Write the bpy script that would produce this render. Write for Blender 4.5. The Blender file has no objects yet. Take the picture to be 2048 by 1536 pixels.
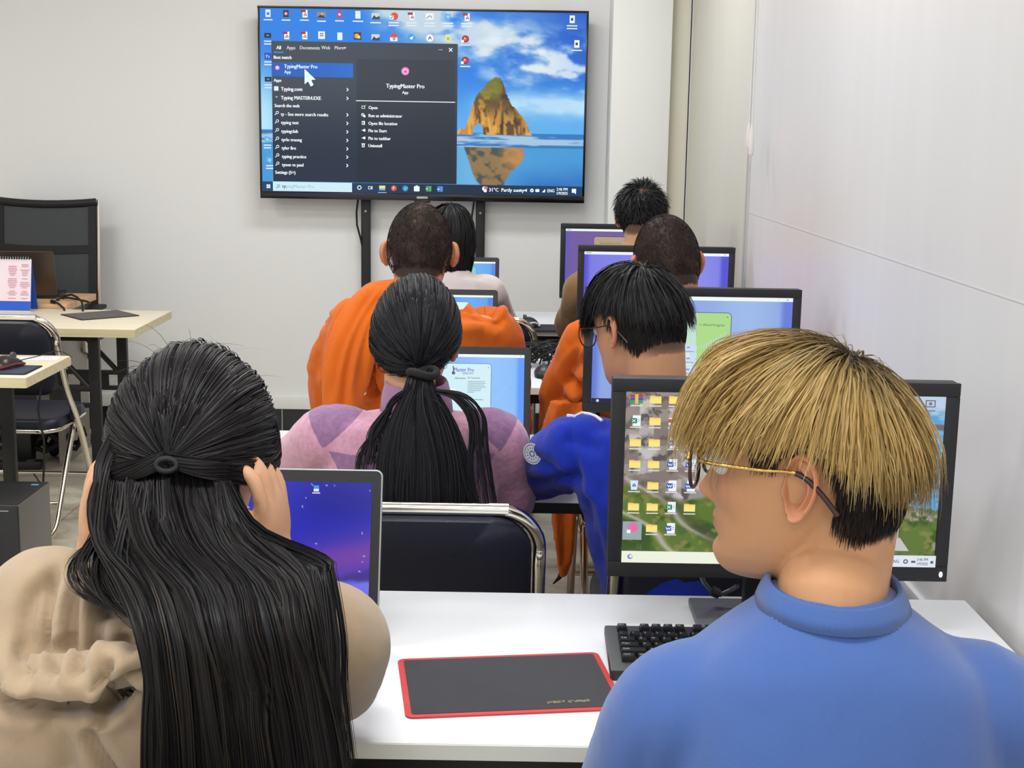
import bpy, bmesh, math, random
import numpy as np
from mathutils import Vector, Matrix, noise as mnoise
random.seed(7); RNG = np.random.default_rng(7)
SC = bpy.context.scene
COL = SC.collection
PI = math.pi

# ------------------------------------------------------------------ helpers
def lin(c):
    c = np.asarray(c, float) / 255.0
    return np.where(c <= 0.04045, c / 12.92, ((c + 0.055) / 1.055) ** 2.4)

def lin4(c):
    l = lin(c); return (float(l[0]), float(l[1]), float(l[2]), 1.0)

def link(o):
    COL.objects.link(o); return o

def rotm(rx=0, ry=0, rz=0):
    return np.array((Matrix.Rotation(rz, 3, 'Z') @ Matrix.Rotation(ry, 3, 'Y') @ Matrix.Rotation(rx, 3, 'X')))

class MB:
    """collects geometry of ONE mesh"""
    def __init__(s):
        s.v = []; s.f = []; s.n = 0; s.c = []; s.hascol = False
    def add(s, verts, faces, col=None):
        verts = np.asarray(verts, float).reshape(-1, 3)
        b = s.n
        s.v.append(verts); s.n += len(verts)
        s.f.extend([tuple(int(i) + b for i in f) for f in faces])
        if col is not None:
            s.hascol = True
            col = np.asarray(col, float)
            if col.ndim == 1: col = np.tile(col, (len(verts), 1))
            s.c.append(col[:, :3])
        else:
            s.c.append(np.zeros((len(verts), 3)))
        return s
    def bm(s, bm, M=None, col=None):
        bm.verts.ensure_lookup_table()
        for i, v in enumerate(bm.verts): v.index = i
        vs = np.array([v.co[:] for v in bm.verts]).reshape(-1, 3)
        if M is not None: vs = vs @ np.asarray(M[0]).T + np.asarray(M[1])
        s.add(vs, [[v.index for v in f.verts] for f in bm.faces], col)
        bm.free(); return s
    def box(s, c, d, bev=0.0, rot=None, seg=2, col=None):
        bm = bmesh.new(); bmesh.ops.create_cube(bm, size=1.0)
        for v in bm.verts: v.co = Vector((v.co.x * d[0], v.co.y * d[1], v.co.z * d[2]))
        if bev > 0:
            bmesh.ops.bevel(bm, geom=list(bm.edges), offset=min(bev, 0.49 * min(d)), segments=seg, profile=0.6, affect='EDGES')
        R = np.eye(3) if rot is None else rot
        return s.bm(bm, (R, c), col)
    def slab(s, c, d, r, bev=0.0, axis='z', rot=None, seg=6, col=None):
        """box with rounded corners seen along axis"""
        w, h = (d[0], d[1]) if axis == 'z' else (d[0], d[2]) if axis == 'y' else (d[1], d[2])
        t = d[2] if axis == 'z' else d[1] if axis == 'y' else d[0]
        pts = rrect(w, h, r, seg)
        bm = bmesh.new()
        vs = [bm.verts.new((p[0], p[1], -t / 2)) for p in pts]
        fc = bm.faces.new(vs)
        ex = bmesh.ops.extrude_face_region(bm, geom=[fc])
        bmesh.ops.translate(bm, vec=(0, 0, t), verts=[g for g in ex['geom'] if isinstance(g, bmesh.types.BMVert)])
        bmesh.ops.recalc_face_normals(bm, faces=bm.faces)
        if bev > 0:
            ed = [e for e in bm.edges if abs(e.verts[0].co.z - e.verts[1].co.z) < 1e-6]
            bmesh.ops.bevel(bm, geom=ed, offset=bev, segments=2, profile=0.6, affect='EDGES')
        if axis == 'z': A = np.eye(3)
        elif axis == 'y': A = np.array([[1, 0, 0], [0, 0, -1], [0, 1, 0]], float)
        else: A = np.array([[0, 0, 1], [1, 0, 0], [0, 1, 0]], float)
        R = A if rot is None else np.asarray(rot) @ A
        return s.bm(bm, (R, c), col)
    def tube(s, path, r, seg=10, closed=False, caps=True, col=None, flat=None):
        P = np.asarray(path, float); n = len(P)
        rr = np.full(n, r) if np.isscalar(r) else np.asarray(r, float)
        if closed: T = np.roll(P, -1, 0) - np.roll(P, 1, 0)
        else: T = np.gradient(P, axis=0)
        T /= np.linalg.norm(T, axis=1, keepdims=True) + 1e-12
        ref = np.array([0, 0, 1.0]) if abs(T[0][2]) < 0.9 else np.array([0, 1.0, 0])
        N = np.cross(T[0], ref); N /= np.linalg.norm(N)
        vs = []
        for i in range(n):
            N = N - T[i] * (N @ T[i]); N /= np.linalg.norm(N) + 1e-12
            B = np.cross(T[i], N)
            a = np.arange(seg) * 2 * PI / seg
            vs.append(P[i] + rr[i] * (np.cos(a)[:, None] * N + np.sin(a)[:, None] * B * (flat or 1.0)))
        vs = np.concatenate(vs); f = []
        m = n if closed else n - 1
        for i in range(m):
            j = (i + 1) % n
            for k in range(seg):
                k2 = (k + 1) % seg
                f.append((i * seg + k, i * seg + k2, j * seg + k2, j * seg + k))
        if caps and not closed:
            f.append(tuple(range(seg))[::-1]); f.append(tuple((n - 1) * seg + k for k in range(seg)))
        return s.add(vs, f, col)
    def rings(s, rings, caps=True, col=None):
        """closed rings (n,m,3) lofted"""
        Rg = np.asarray(rings, float); n, m, _ = Rg.shape; f = []
        for i in range(n - 1):
            for k in range(m):
                k2 = (k + 1) % m
                f.append((i * m + k, i * m + k2, (i + 1) * m + k2, (i + 1) * m + k))
        if caps:
            f.append(tuple(range(m))[::-1]); f.append(tuple((n - 1) * m + k for k in range(m)))
        return s.add(Rg.reshape(-1, 3), f, col)
    def ell(s, c, r, rot=None, seg=24, rg=16, col=None):
        t = np.linspace(0, PI, rg + 1)[1:-1]; a = np.arange(seg) * 2 * PI / seg
        R = np.eye(3) if rot is None else np.asarray(rot)
        p = np.stack([np.outer(np.sin(t), np.cos(a)), np.outer(np.sin(t), np.sin(a)), np.outer(np.cos(t), np.ones(seg))], -1)
        p = (p * np.asarray(r)).reshape(-1, 3)
        p = np.concatenate([p, [[0, 0, np.asarray(r)[2] if np.ndim(r) else r], [0, 0, -np.asarray(r)[2] if np.ndim(r) else -r]]])
        f = []; n = rg - 1
        for i in range(n - 1):
            for k in range(seg):
                f.append((i * seg + k, (i + 1) * seg + k, (i + 1) * seg + (k + 1) % seg, i * seg + (k + 1) % seg))
        for k in range(seg):
            f.append((n * seg, k, (k + 1) % seg)); f.append((n * seg + 1, (n - 1) * seg + (k + 1) % seg, (n - 1) * seg + k))
        return s.add(p @ R.T + np.asarray(c), f, col)
    def mesh(s, name, smooth=True, origin=(0, 0, 0)):
        me = bpy.data.meshes.new(name)
        V = np.concatenate(s.v) - np.asarray(origin, float)
        me.from_pydata(V.tolist(), [], s.f); me.update()
        if s.hascol:
            a = me.color_attributes.new('Col', 'FLOAT_COLOR', 'POINT')
            c = np.concatenate(s.c); c4 = np.concatenate([c, np.ones((len(c), 1))], 1)
            a.data.foreach_set('color', c4.astype(np.float32).ravel())
        if smooth: me.polygons.foreach_set('use_smooth', [True] * len(me.polygons))
        return me

def rrect(w, h, r, seg=6):
    out = []
    for cx, cy, a0 in ((w / 2 - r, h / 2 - r, 0), (-w / 2 + r, h / 2 - r, PI / 2), (-w / 2 + r, -h / 2 + r, PI), (w / 2 - r, -h / 2 + r, 1.5 * PI)):
        for k in range(seg + 1):
            a = a0 + PI / 2 * k / seg
            out.append((cx + r * math.cos(a), cy + r * math.sin(a)))
    return out

def autosmooth(me, ang=35):
    bm = bmesh.new(); bm.from_mesh(me)
    lim = math.radians(ang)
    for e in bm.edges:
        e.smooth = not (len(e.link_faces) == 2 and e.calc_face_angle(0) > lim)
    for f in bm.faces: f.smooth = True
    bm.to_mesh(me); bm.free()

def obj(name, mb, mat, parent=None, world=False, ang=35, smooth=True, label=None):
    """link the collected geometry as one mesh object; world=True: coordinates are world ones, root unrotated"""
    org = (0, 0, 0)
    if world and parent is not None:
        q = parent; org = np.zeros(3)
        while q is not None: org = org + np.array(q.location); q = q.parent
    me = mb.mesh(name, smooth, org) if isinstance(mb, MB) else mb
    if smooth and ang: autosmooth(me, ang)
    o = bpy.data.objects.new(name, me); link(o)
    if mat is not None:
        for m in (mat if isinstance(mat, (list, tuple)) else [mat]): me.materials.append(m)
    o.parent = parent
    if label: o['label'] = label
    return o

def tag(o, label, cat, group=None, kind=None):
    o['label'] = label; o['category'] = cat
    if group: o['group'] = group
    if kind: o['kind'] = kind
    return o

def thing(name, label, cat, loc=(0, 0, 0), rotz=0, group=None):
    o = bpy.data.objects.new(name, None); o.empty_display_size = 0.1
    o.location = loc; o.rotation_euler = (0, 0, rotz); link(o)
    return tag(o, label, cat, group)

def struct(name, mb, mat, ang=35):
    o = obj(name, mb, mat, ang=ang); o['kind'] = 'structure'; return o

def dup(root, loc, rotz, label):
    r = root.copy(); link(r); r.location = loc; r.rotation_euler = (0, 0, rotz); r['label'] = label
    for ch in list(root.children):
        c = ch.copy(); link(c); c.parent = r
        for g in list(ch.children):
            d = g.copy(); link(d); d.parent = c
    return r

# ------------------------------------------------------------------ materials
def nt(name):
    m = bpy.data.materials.new(name); m.use_nodes = True
    t = m.node_tree; b = t.nodes['Principled BSDF']
    return m, t, b

def N(t, typ, **kw):
    n = t.nodes.new(typ)
    for k, v in kw.items():
        if k in n.inputs.keys() if isinstance(k, str) else False: n.inputs[k].default_value = v
        else: setattr(n, k, v)
    return n

def mat(name, rgb, rough=0.5, metal=0.0, spec=0.5, noise=None, bump=None, sheen=0.0, coat=0.0, var=0.0):
    """principled with optional noise colour variation (scale, amount) and bump (scale, strength)"""
    m, t, b = nt(name)
    b.inputs['Base Color'].default_value = lin4(rgb)
    b.inputs['Roughness'].default_value = rough; b.inputs['Metallic'].default_value = metal
    b.inputs['Specular IOR Level'].default_value = spec
    if sheen: b.inputs['Sheen Weight'].default_value = sheen
    if coat: b.inputs['Coat Weight'].default_value = coat
    tc = N(t, 'ShaderNodeTexCoord')
    if noise:
        nz = N(t, 'ShaderNodeTexNoise'); nz.inputs['Scale'].default_value = noise[0]; nz.inputs['Detail'].default_value = 6
        t.links.new(tc.outputs['Object'], nz.inputs['Vector'])
        mx = N(t, 'ShaderNodeMix', data_type='RGBA', blend_type='MIX')
        l = lin(rgb)
        mx.inputs[6].default_value = (*(np.clip(l * (1 - noise[1]), 0, 1)), 1); mx.inputs[7].default_value = (*(np.clip(l * (1 + noise[1]), 0, 1)), 1)
        t.links.new(nz.outputs['Fac'], mx.inputs[0]); t.links.new(mx.outputs[2], b.inputs['Base Color'])
    if bump:
        nb = N(t, 'ShaderNodeTexNoise'); nb.inputs['Scale'].default_value = bump[0]; nb.inputs['Detail'].default_value = 5
        t.links.new(tc.outputs['Object'], nb.inputs['Vector'])
        bp = N(t, 'ShaderNodeBump'); bp.inputs['Strength'].default_value = bump[1]; bp.inputs['Distance'].default_value = 0.002
        t.links.new(nb.outputs['Fac'], bp.inputs['Height']); t.links.new(bp.outputs['Normal'], b.inputs['Normal'])
    return m

def wood(name, c1, c2, axis='x', rough=0.45):
    m, t, b = nt(name)
    tc = N(t, 'ShaderNodeTexCoord'); mp = N(t, 'ShaderNodeMapping')
    mp.inputs['Scale'].default_value = (1.2, 22, 22) if axis == 'x' else (22, 22, 1.2) if axis == 'z' else (22, 1.2, 22)
    nz = N(t, 'ShaderNodeTexNoise'); nz.inputs['Scale'].default_value = 2.5; nz.inputs['Detail'].default_value = 7; nz.inputs['Distortion'].default_value = 0.6
    r = N(t, 'ShaderNodeValToRGB'); r.color_ramp.elements[0].color = lin4(c1); r.color_ramp.elements[1].color = lin4(c2)
    r.color_ramp.elements[0].position = 0.3; r.color_ramp.elements[1].position = 0.7
    t.links.new(tc.outputs['Object'], mp.inputs['Vector']); t.links.new(mp.outputs['Vector'], nz.inputs['Vector'])
    t.links.new(nz.outputs['Fac'], r.inputs['Fac']); t.links.new(r.outputs['Color'], b.inputs['Base Color'])
    b.inputs['Roughness'].default_value = rough
    return m

def screen_mat(name, strength=1.0):
    m, t, b = nt(name)
    at = N(t, 'ShaderNodeVertexColor', layer_name='Col')
    b.inputs['Base Color'].default_value = (0.01, 0.01, 0.012, 1); b.inputs['Roughness'].default_value = 0.28
    b.inputs['Specular IOR Level'].default_value = 0.25
    t.links.new(at.outputs['Color'], b.inputs['Emission Color']); b.inputs['Emission Strength'].default_value = strength
    return m

def col_mat(name, rough=0.6, spec=0.4):
    m, t, b = nt(name)
    at = N(t, 'ShaderNodeVertexColor', layer_name='Col')
    t.links.new(at.outputs['Color'], b.inputs['Base Color']); b.inputs['Roughness'].default_value = rough
    b.inputs['Specular IOR Level'].default_value = spec
    return m

M = {}
M['black'] = mat('black_plastic', (26, 27, 30), 0.45, bump=(600, .15))
M['black_soft'] = mat('black_rubber', (22, 22, 24), 0.7)
M['bezel'] = mat('monitor_bezel', (27, 28, 31), 0.5, bump=(900, .2))
M['dgrey'] = mat('dark_grey_plastic', (88, 90, 96), 0.45)
M['silver'] = mat('silver_plastic', (172, 174, 178), 0.35, 0.4)
M['chrome'] = mat('chrome', (222, 218, 208), 0.14, 1.0)
M['navy'] = mat('navy_vinyl', (20, 25, 46), 0.42, noise=(30, .15), bump=(260, .25))
M['desk'] = mat('white_laminate', (236, 238, 242), 0.32, noise=(4, .015))
M['deskedge'] = mat('white_edge_band', (240, 240, 232), 0.5)
M['steel'] = mat('black_steel', (17, 17, 19), 0.45)
M['birch'] = wood('pale_birch', (233, 219, 190), (243, 232, 207))
M['birchedge'] = wood('birch_edge', (214, 200, 158), (232, 220, 184))
M['oak'] = wood('orange_oak', (214, 170, 122), (226, 186, 140))
M['greyoak'] = wood('grey_oak', (140, 136, 128), (156, 151, 143))
# ------------------------------------------------------------------ camera
F = 2736.0; TH = math.radians(10.3); RO = 0.0166; CAM = np.array([0, 0, 1.55])
fv = np.array([0, math.cos(TH), -math.sin(TH)]); rv = np.array([1.0, 0, 0]); uv = np.cross(rv, fv)
CR = math.cos(RO) * rv + math.sin(RO) * uv; CU = -math.sin(RO) * rv + math.cos(RO) * uv
cd = bpy.data.cameras.new('camera'); cam = bpy.data.objects.new('camera', cd); link(cam)
Mx = Matrix.Identity(4)
for i in range(3):
    Mx[i][0] = CR[i]; Mx[i][1] = CU[i]; Mx[i][2] = -fv[i]; Mx[i][3] = CAM[i]
cam.matrix_world = Mx
cd.sensor_width = 36; cd.lens = F / 2048 * 36; cd.clip_start = 0.05; cd.clip_end = 100
SC.camera = cam
def at_y(x, y, d):
    v = F * fv + (x - 1024) * CR - (y - 768) * CU; return CAM + v * d / v[1]
def at_z(x, y, z):
    v = F * fv + (x - 1024) * CR - (y - 768) * CU; return CAM + v * (z - CAM[2]) / v[2]

# ------------------------------------------------------------------ light
SC.view_settings.view_transform = 'Standard'; SC.view_settings.look = 'None'
SC.view_settings.exposure = 0.0
SC.cycles.use_denoising = True; SC.cycles.max_bounces = 5; SC.cycles.diffuse_bounces = 3; SC.cycles.use_adaptive_sampling = True; SC.cycles.adaptive_threshold = .03; SC.cycles.adaptive_min_samples = 16
SC.cycles.transparent_max_bounces = 8; SC.cycles.caustics_reflective = False; SC.cycles.caustics_refractive = False
w = bpy.data.worlds.new('world'); SC.world = w; w.use_nodes = True
w.node_tree.nodes['Background'].inputs[0].default_value = (0.91, 0.965, 1.0, 1); w.node_tree.nodes['Background'].inputs[1].default_value = 1.14
def area(name, loc, rot, sx, sy, power, col=(1, 1, 1)):
    l = bpy.data.lights.new(name, 'AREA'); l.shape = 'RECTANGLE'; l.size = sx; l.size_y = sy; l.energy = power; l.color = col
    o = bpy.data.objects.new(name, l); o.location = loc; o.rotation_euler = rot; link(o); return o
for i, (x, y) in enumerate(((-0.3, 1.0), (-0.3, 3.3), (-0.3, 5.5), (-2.6, 1.6), (-2.6, 4.6), (-.3, -1.3), (-2.6, -1.3))):  # rear pair behind the camera is added fill, brightening surfaces facing it
    area('ceiling_or_fill_lamp', (x, y, 2.93), (0, 0, 0), 1.2, 0.35, (28 if y > 0 else 26), (0.99, 0.995, 1.0))

# ------------------------------------------------------------------ room shell
M['wall'] = mat('painted_wall', (238, 238, 237), 0.7, noise=(1.2, .02), bump=(120, .12))
M['wallcream'] = mat('cream_wall', (232, 227, 210), 0.65, bump=(120, .1))
M['colm'] = mat('column_paint', (236, 237, 234), 0.6, bump=(120, .1))
M['ceil'] = mat('ceiling_white', (236, 236, 234), 0.9, bump=(60, .1))
def floor_mat():
    m, t, b = nt('beige_floor_tiles')
    tc = N(t, 'ShaderNodeTexCoord'); br = N(t, 'ShaderNodeTexBrick')
    br.offset = 0.0; br.inputs['Scale'].default_value = 1.0; br.inputs['Brick Width'].default_value = 0.6; br.inputs['Row Height'].default_value = 0.6
    br.inputs['Mortar Size'].default_value = 0.003
    nz = N(t, 'ShaderNodeTexNoise'); nz.inputs['Scale'].default_value = 5; nz.inputs['Detail'].default_value = 8; nz.inputs['Distortion'].default_value = 1.6
    r = N(t, 'ShaderNodeValToRGB'); r.color_ramp.elements[0].color = lin4((196, 184, 160)); r.color_ramp.elements[1].color = lin4((222, 214, 196))
    r.color_ramp.elements[0].position = .38; r.color_ramp.elements[1].position = .62
    t.links.new(tc.outputs['Object'], br.inputs['Vector']); t.links.new(tc.outputs['Object'], nz.inputs['Vector'])
    t.links.new(nz.outputs['Fac'], r.inputs['Fac'])
    t.links.new(r.outputs['Color'], br.inputs['Color1']); t.links.new(r.outputs['Color'], br.inputs['Color2'])
    br.inputs['Mortar'].default_value = lin4((160, 150, 132))
    t.links.new(br.outputs['Color'], b.inputs['Base Color']); b.inputs['Roughness'].default_value = 0.3
    return m
WX = 0.86; WY = 7.03
struct('floor', MB().box((-1.9, 2.4, -0.05), (5.9, 9.6, 0.1)), floor_mat())
struct('ceiling', MB().box((-1.9, 2.4, 3.05), (5.9, 9.6, 0.1)), M['ceil'])
struct('wall_front', MB().box((-1.9, WY + .05, 1.5), (5.9, .1, 3.0)), M['wall'])
struct('wall_right', MB().box((WX + .05, 2.4, 1.5), (.1, 9.6, 3.0)), M['wallcream'])
struct('wall_left', MB().box((-4.75, 2.4, 1.5), (.1, 9.6, 3.0)), M['wall'])
struct('trim_1', MB().box(((.456 + .742) / 2, 6.895, 1.5), (.742 - .456, .27, 3.0), .006), M['colm'])
struct('trim_filler', MB().box(((.742 + .835) / 2 + .002, 6.92, 1.5), (.835 - .742, .20, 3.0), .004), M['wallcream'])  # filler added in the gap beside the column so the strip is lit
# black tiled skirting with a cream ledge above it
def tile_mat():
    m, t, b = nt('black_skirting_tiles')
    tc = N(t, 'ShaderNodeTexCoord'); mp = N(t, 'ShaderNodeMapping'); mp.inputs['Rotation'].default_value = (PI / 2, 0, 0)
    br = N(t, 'ShaderNodeTexBrick'); br.offset = 0; br.inputs['Scale'].default_value = 1; br.inputs['Brick Width'].default_value = .15; br.inputs['Row Height'].default_value = .6
    br.inputs['Mortar Size'].default_value = .0025; br.inputs['Color1'].default_value = lin4((30, 32, 34)); br.inputs['Color2'].default_value = lin4((36, 38, 40))
    br.inputs['Mortar'].default_value = lin4((170, 172, 170))
    t.links.new(tc.outputs['Object'], mp.inputs['Vector']); t.links.new(mp.outputs['Vector'], br.inputs['Vector'])
    t.links.new(br.outputs['Color'], b.inputs['Base Color']); b.inputs['Roughness'].default_value = .25
    return m
zb = at_y(575, 818, 7.015)[2]; zl = at_y(575, 792, 7.015)[2]
struct('baseboard_front', MB().box(((-4.7 + .45) / 2, 7.02, zb / 2), (5.15, .02, zb)), tile_mat())
struct('trim_2', MB().box(((-4.7 + .45) / 2, 7.016, (zb + zl) / 2 + .001), (5.15, .028, zl - zb), .006), M['colm'])
# white blinds hanging in front of the right wall
def blind_mat(name, rgb):
    m, t, b = nt(name)
    tc = N(t, 'ShaderNodeTexCoord'); mp = N(t, 'ShaderNodeMapping'); mp.inputs['Scale'].default_value = (1, 6, .25)
    nz = N(t, 'ShaderNodeTexNoise'); nz.inputs['Scale'].default_value = 2.2; nz.inputs['Detail'].default_value = 4
    mx = N(t, 'ShaderNodeMix', data_type='RGBA'); l = lin(rgb)
    mx.inputs[6].default_value = (*(l * .96), 1); mx.inputs[7].default_value = (*np.clip(l * 1.03, 0, 1), 1)
    t.links.new(tc.outputs['Object'], mp.inputs['Vector']); t.links.new(mp.outputs['Vector'], nz.inputs['Vector'])
    t.links.new(nz.outputs['Fac'], mx.inputs[0]); t.links.new(mx.outputs[2], b.inputs['Base Color'])
    bp = N(t, 'ShaderNodeBump'); bp.inputs['Strength'].default_value = .08; bp.inputs['Distance'].default_value = .01
    t.links.new(nz.outputs['Fac'], bp.inputs['Height']); t.links.new(bp.outputs['Normal'], b.inputs['Normal'])
    b.inputs['Roughness'].default_value = .38; b.inputs['Specular IOR Level'].default_value = .4
    return m
M['blindA'] = blind_mat('cream_blind_fabric', (219, 216, 203)); M['blindB'] = blind_mat('white_blind_fabric', (222, 220, 219))
M['rail'] = mat('white_rail', (205, 206, 208), .4)
def blind(y0, y1, m, label):
    t = thing('roller_blind', label, 'blind', (WX - .012, (y0 + y1) / 2, .62), 0, 'blinds over the right wall')
    L = y1 - y0
    obj('blind_fabric', MB().box((0, 0, 1.12), (.003, L - .012, 2.24)), m, t)
    obj('side_rail', MB().box((-.002, -L / 2 + .008, 1.12), (.012, .016, 2.24), .002), M['rail'], t)
    obj('side_rail', MB().box((-.002, L / 2 - .008, 1.12), (.012, .016, 2.24), .002), M['rail'], t)
    obj('bottom_bar', MB().box((-.004, 0, 0), (.016, L, .03), .004), M['rail'], t)
    obj('roller_tube', MB().tube([(-.02, -L / 2, 2.27), (-.02, L / 2, 2.27)], .028, 16), M['rail'], t)
    return t
yA1 = WX / at_y(1386, 200, 1)[0] ; yA0 = WX / at_y(1512, 250, 1)[0]
b1 = blind(yA0 + .035, yA1, M['blindA'], 'narrow cream blind on the right wall, between the corner column and the pull cords')
b2 = blind(.6, yA0, M['blindB'], 'wide white blind on the right wall beside the blond man')
ys_ = .845 / at_y(1850, 542, 1)[0]; zs_ = at_y(1850, 542, ys_)[2]
obj('seam', MB().box((-.0022, 0, zs_ - .62), (.0006, yA0 - .64, .0022)), M['blindB'], b2)
M['cordm'] = mat('white_cord', (232, 230, 226), .5)
for k, (px, py0, py1, ln) in enumerate(((1497, 262, 297, .085), (1503, 274, 312, .1))):
    X = WX - .075 - k * .006; yy = X / at_y(px, 280, 1)[0]; p = at_y(px, py1, yy)
    t = thing('pull_cord', ('thin white blind cord with the shorter, higher toggle, beside the seam of the two blinds', 'thin white blind cord with the longer, lower toggle, beside the seam of the two blinds')[k], 'blind cord', (X, yy, p[2]), 0, 'blind pull cords')
    obj('cord', MB().tube([(0, 0, ln * .9), (0, 0, 2.88 - p[2])], .0022, 6), M['cordm'], t)
    obj('toggle', MB().tube([(0, 0, 0), (0, 0, .008), (0, 0, ln * .6), (0, 0, ln)], [.005, .0095, .0085, .0035], 10), M['cordm'], t)
# ------------------------------------------------------------------ what the screens show
def _hash(ix, iy, s):
    n = (ix * 374761393 + iy * 668265263 + s * 982451653) & 0xFFFFFFFF
    n = ((n ^ (n >> 13)) * 1274126177) & 0xFFFFFFFF
    return ((n ^ (n >> 16)) & 0xFFFF) / 65535.0
def vnoise(x, y, s=0):
    ix = np.floor(x).astype(np.int64); iy = np.floor(y).astype(np.int64); fx = x - ix; fy = y - iy
    fx = fx * fx * (3 - 2 * fx); fy = fy * fy * (3 - 2 * fy)
    a = _hash(ix, iy, s); b = _hash(ix + 1, iy, s); c = _hash(ix, iy + 1, s); d = _hash(ix + 1, iy + 1, s)
    return (a * (1 - fx) + b * fx) * (1 - fy) + (c * (1 - fx) + d * fx) * fy
def fbm(x, y, s=0, o=5):
    v = 0; a = 0.5; t = 0
    for k in range(o):
        v = v + a * vnoise(x * 2 ** k, y * 2 ** k, s + k); t += a; a *= .5
    return v / t
def sst(a, b, x):
    t = np.clip((x - a) / (b - a + 1e-9), 0, 1); return t * t * (3 - 2 * t)
def mixc(c, d, t):
    d = np.asarray(d, float); t = np.asarray(t)[..., None]; return c * (1 - t) + d * t

def text_mesh(s, res=2):
    cu = bpy.data.curves.new('txt', 'FONT'); cu.body = s; cu.size = 1; cu.resolution_u = res
    o = bpy.data.objects.new('txt', cu); link(o)
    dg = bpy.context.evaluated_depsgraph_get(); dg.update()
    me = o.evaluated_get(dg).to_mesh()
    V = np.array([v.co[:] for v in me.vertices]).reshape(-1, 3); Fc = [tuple(p.vertices) for p in me.polygons]
    o.evaluated_get(dg).to_mesh_clear(); bpy.data.objects.remove(o); bpy.data.curves.remove(cu)
    return V, Fc

class Screen:
    """flat picture: pixel coordinates u right, v down; lies in the local xz plane facing -y, base at z=0"""
    def __init__(s, w, h, pw, ph):
        s.w, s.h, s.pw, s.ph = w, h, pw, ph; s.mb = MB(); s.L = 0
    def P(s, uv, layer):
        uv = np.asarray(uv, float).reshape(-1, 2)
        return np.stack([(uv[:, 0] / s.pw - .5) * s.w, np.full(len(uv), -layer * 0.00006), (1 - uv[:, 1] / s.ph) * s.h], 1)
    def grid(s, fn, n, m, box=None):
        u0, v0, u1, v1 = box or (0, 0, s.pw, s.ph)
        U, Vv = np.meshgrid(np.linspace(u0, u1, n), np.linspace(v0, v1, m))
        c = np.clip(fn(U, Vv), 0, 255).reshape(-1, 3)
        f = [(j * n + i, j * n + i + 1, (j + 1) * n + i + 1, (j + 1) * n + i) for j in range(m - 1) for i in range(n - 1)]
        s.L += 1
        s.mb.add(s.P(np.stack([U.ravel(), Vv.ravel()], 1), s.L), f, lin(c))
    def poly(s, pts, c, up=True):
        if up: s.L += 1
        s.mb.add(s.P(pts, s.L), [tuple(range(len(pts)))], lin(c))
    def rect(s, u0, v0, u1, v1, c, up=True):
        s.poly([(u0, v0), (u1, v0), (u1, v1), (u0, v1)], c, up)
    def rr(s, u0, v0, u1, v1, r, c):
        s.poly([((u0 + u1) / 2 + p[0], (v0 + v1) / 2 + p[1]) for p in rrect(u1 - u0, v1 - v0, r, 5)], c)
    def circ(s, u, v, r, c, n=20):
        s.poly([(u + r * math.cos(2 * PI * k / n), v + r * math.sin(2 * PI * k / n)) for k in range(n)], c)
    def line(s, pts, wd, c):
        s.L += 1
        for (a, b), (d, e) in zip(pts[:-1], pts[1:]):
            l = math.hypot(d - a, e - b) or 1; nx, ny = -(e - b) / l * wd / 2, (d - a) / l * wd / 2
            s.mb.add(s.P([(a + nx, b + ny), (d + nx, e + ny), (d - nx, e - ny), (a - nx, b - ny)], s.L), [(0, 1, 2, 3)], lin(c))
    def text(s, u, v, size, txt, c, align='l', bold=0.0, sx=1.0):
        V, Fc = text_mesh(txt)
        w = V[:, 0].max() if len(V) else 0
        off = 0 if align == 'l' else -w / 2 if align == 'c' else -w
        s.L += 1
        for k in ((0,) if not bold else (-bold, bold)):
            uvp = np.stack([u + (V[:, 0] + off + k) * size * sx, v - V[:, 1] * size], 1)
            s.mb.add(s.P(uvp, s.L), Fc, lin(c))
            s.L += 1
    def build(s, name, parent, mat, loc=(0, 0, 0), rx=0):
        o = obj(name, s.mb, mat, parent, smooth=False, ang=0); o.location = loc; o.rotation_euler = (rx, 0, 0); return o

M['screen'] = screen_mat('lit_display', 1.0)
M['screen_dim'] = screen_mat('lit_display_side', 1.0)

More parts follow.
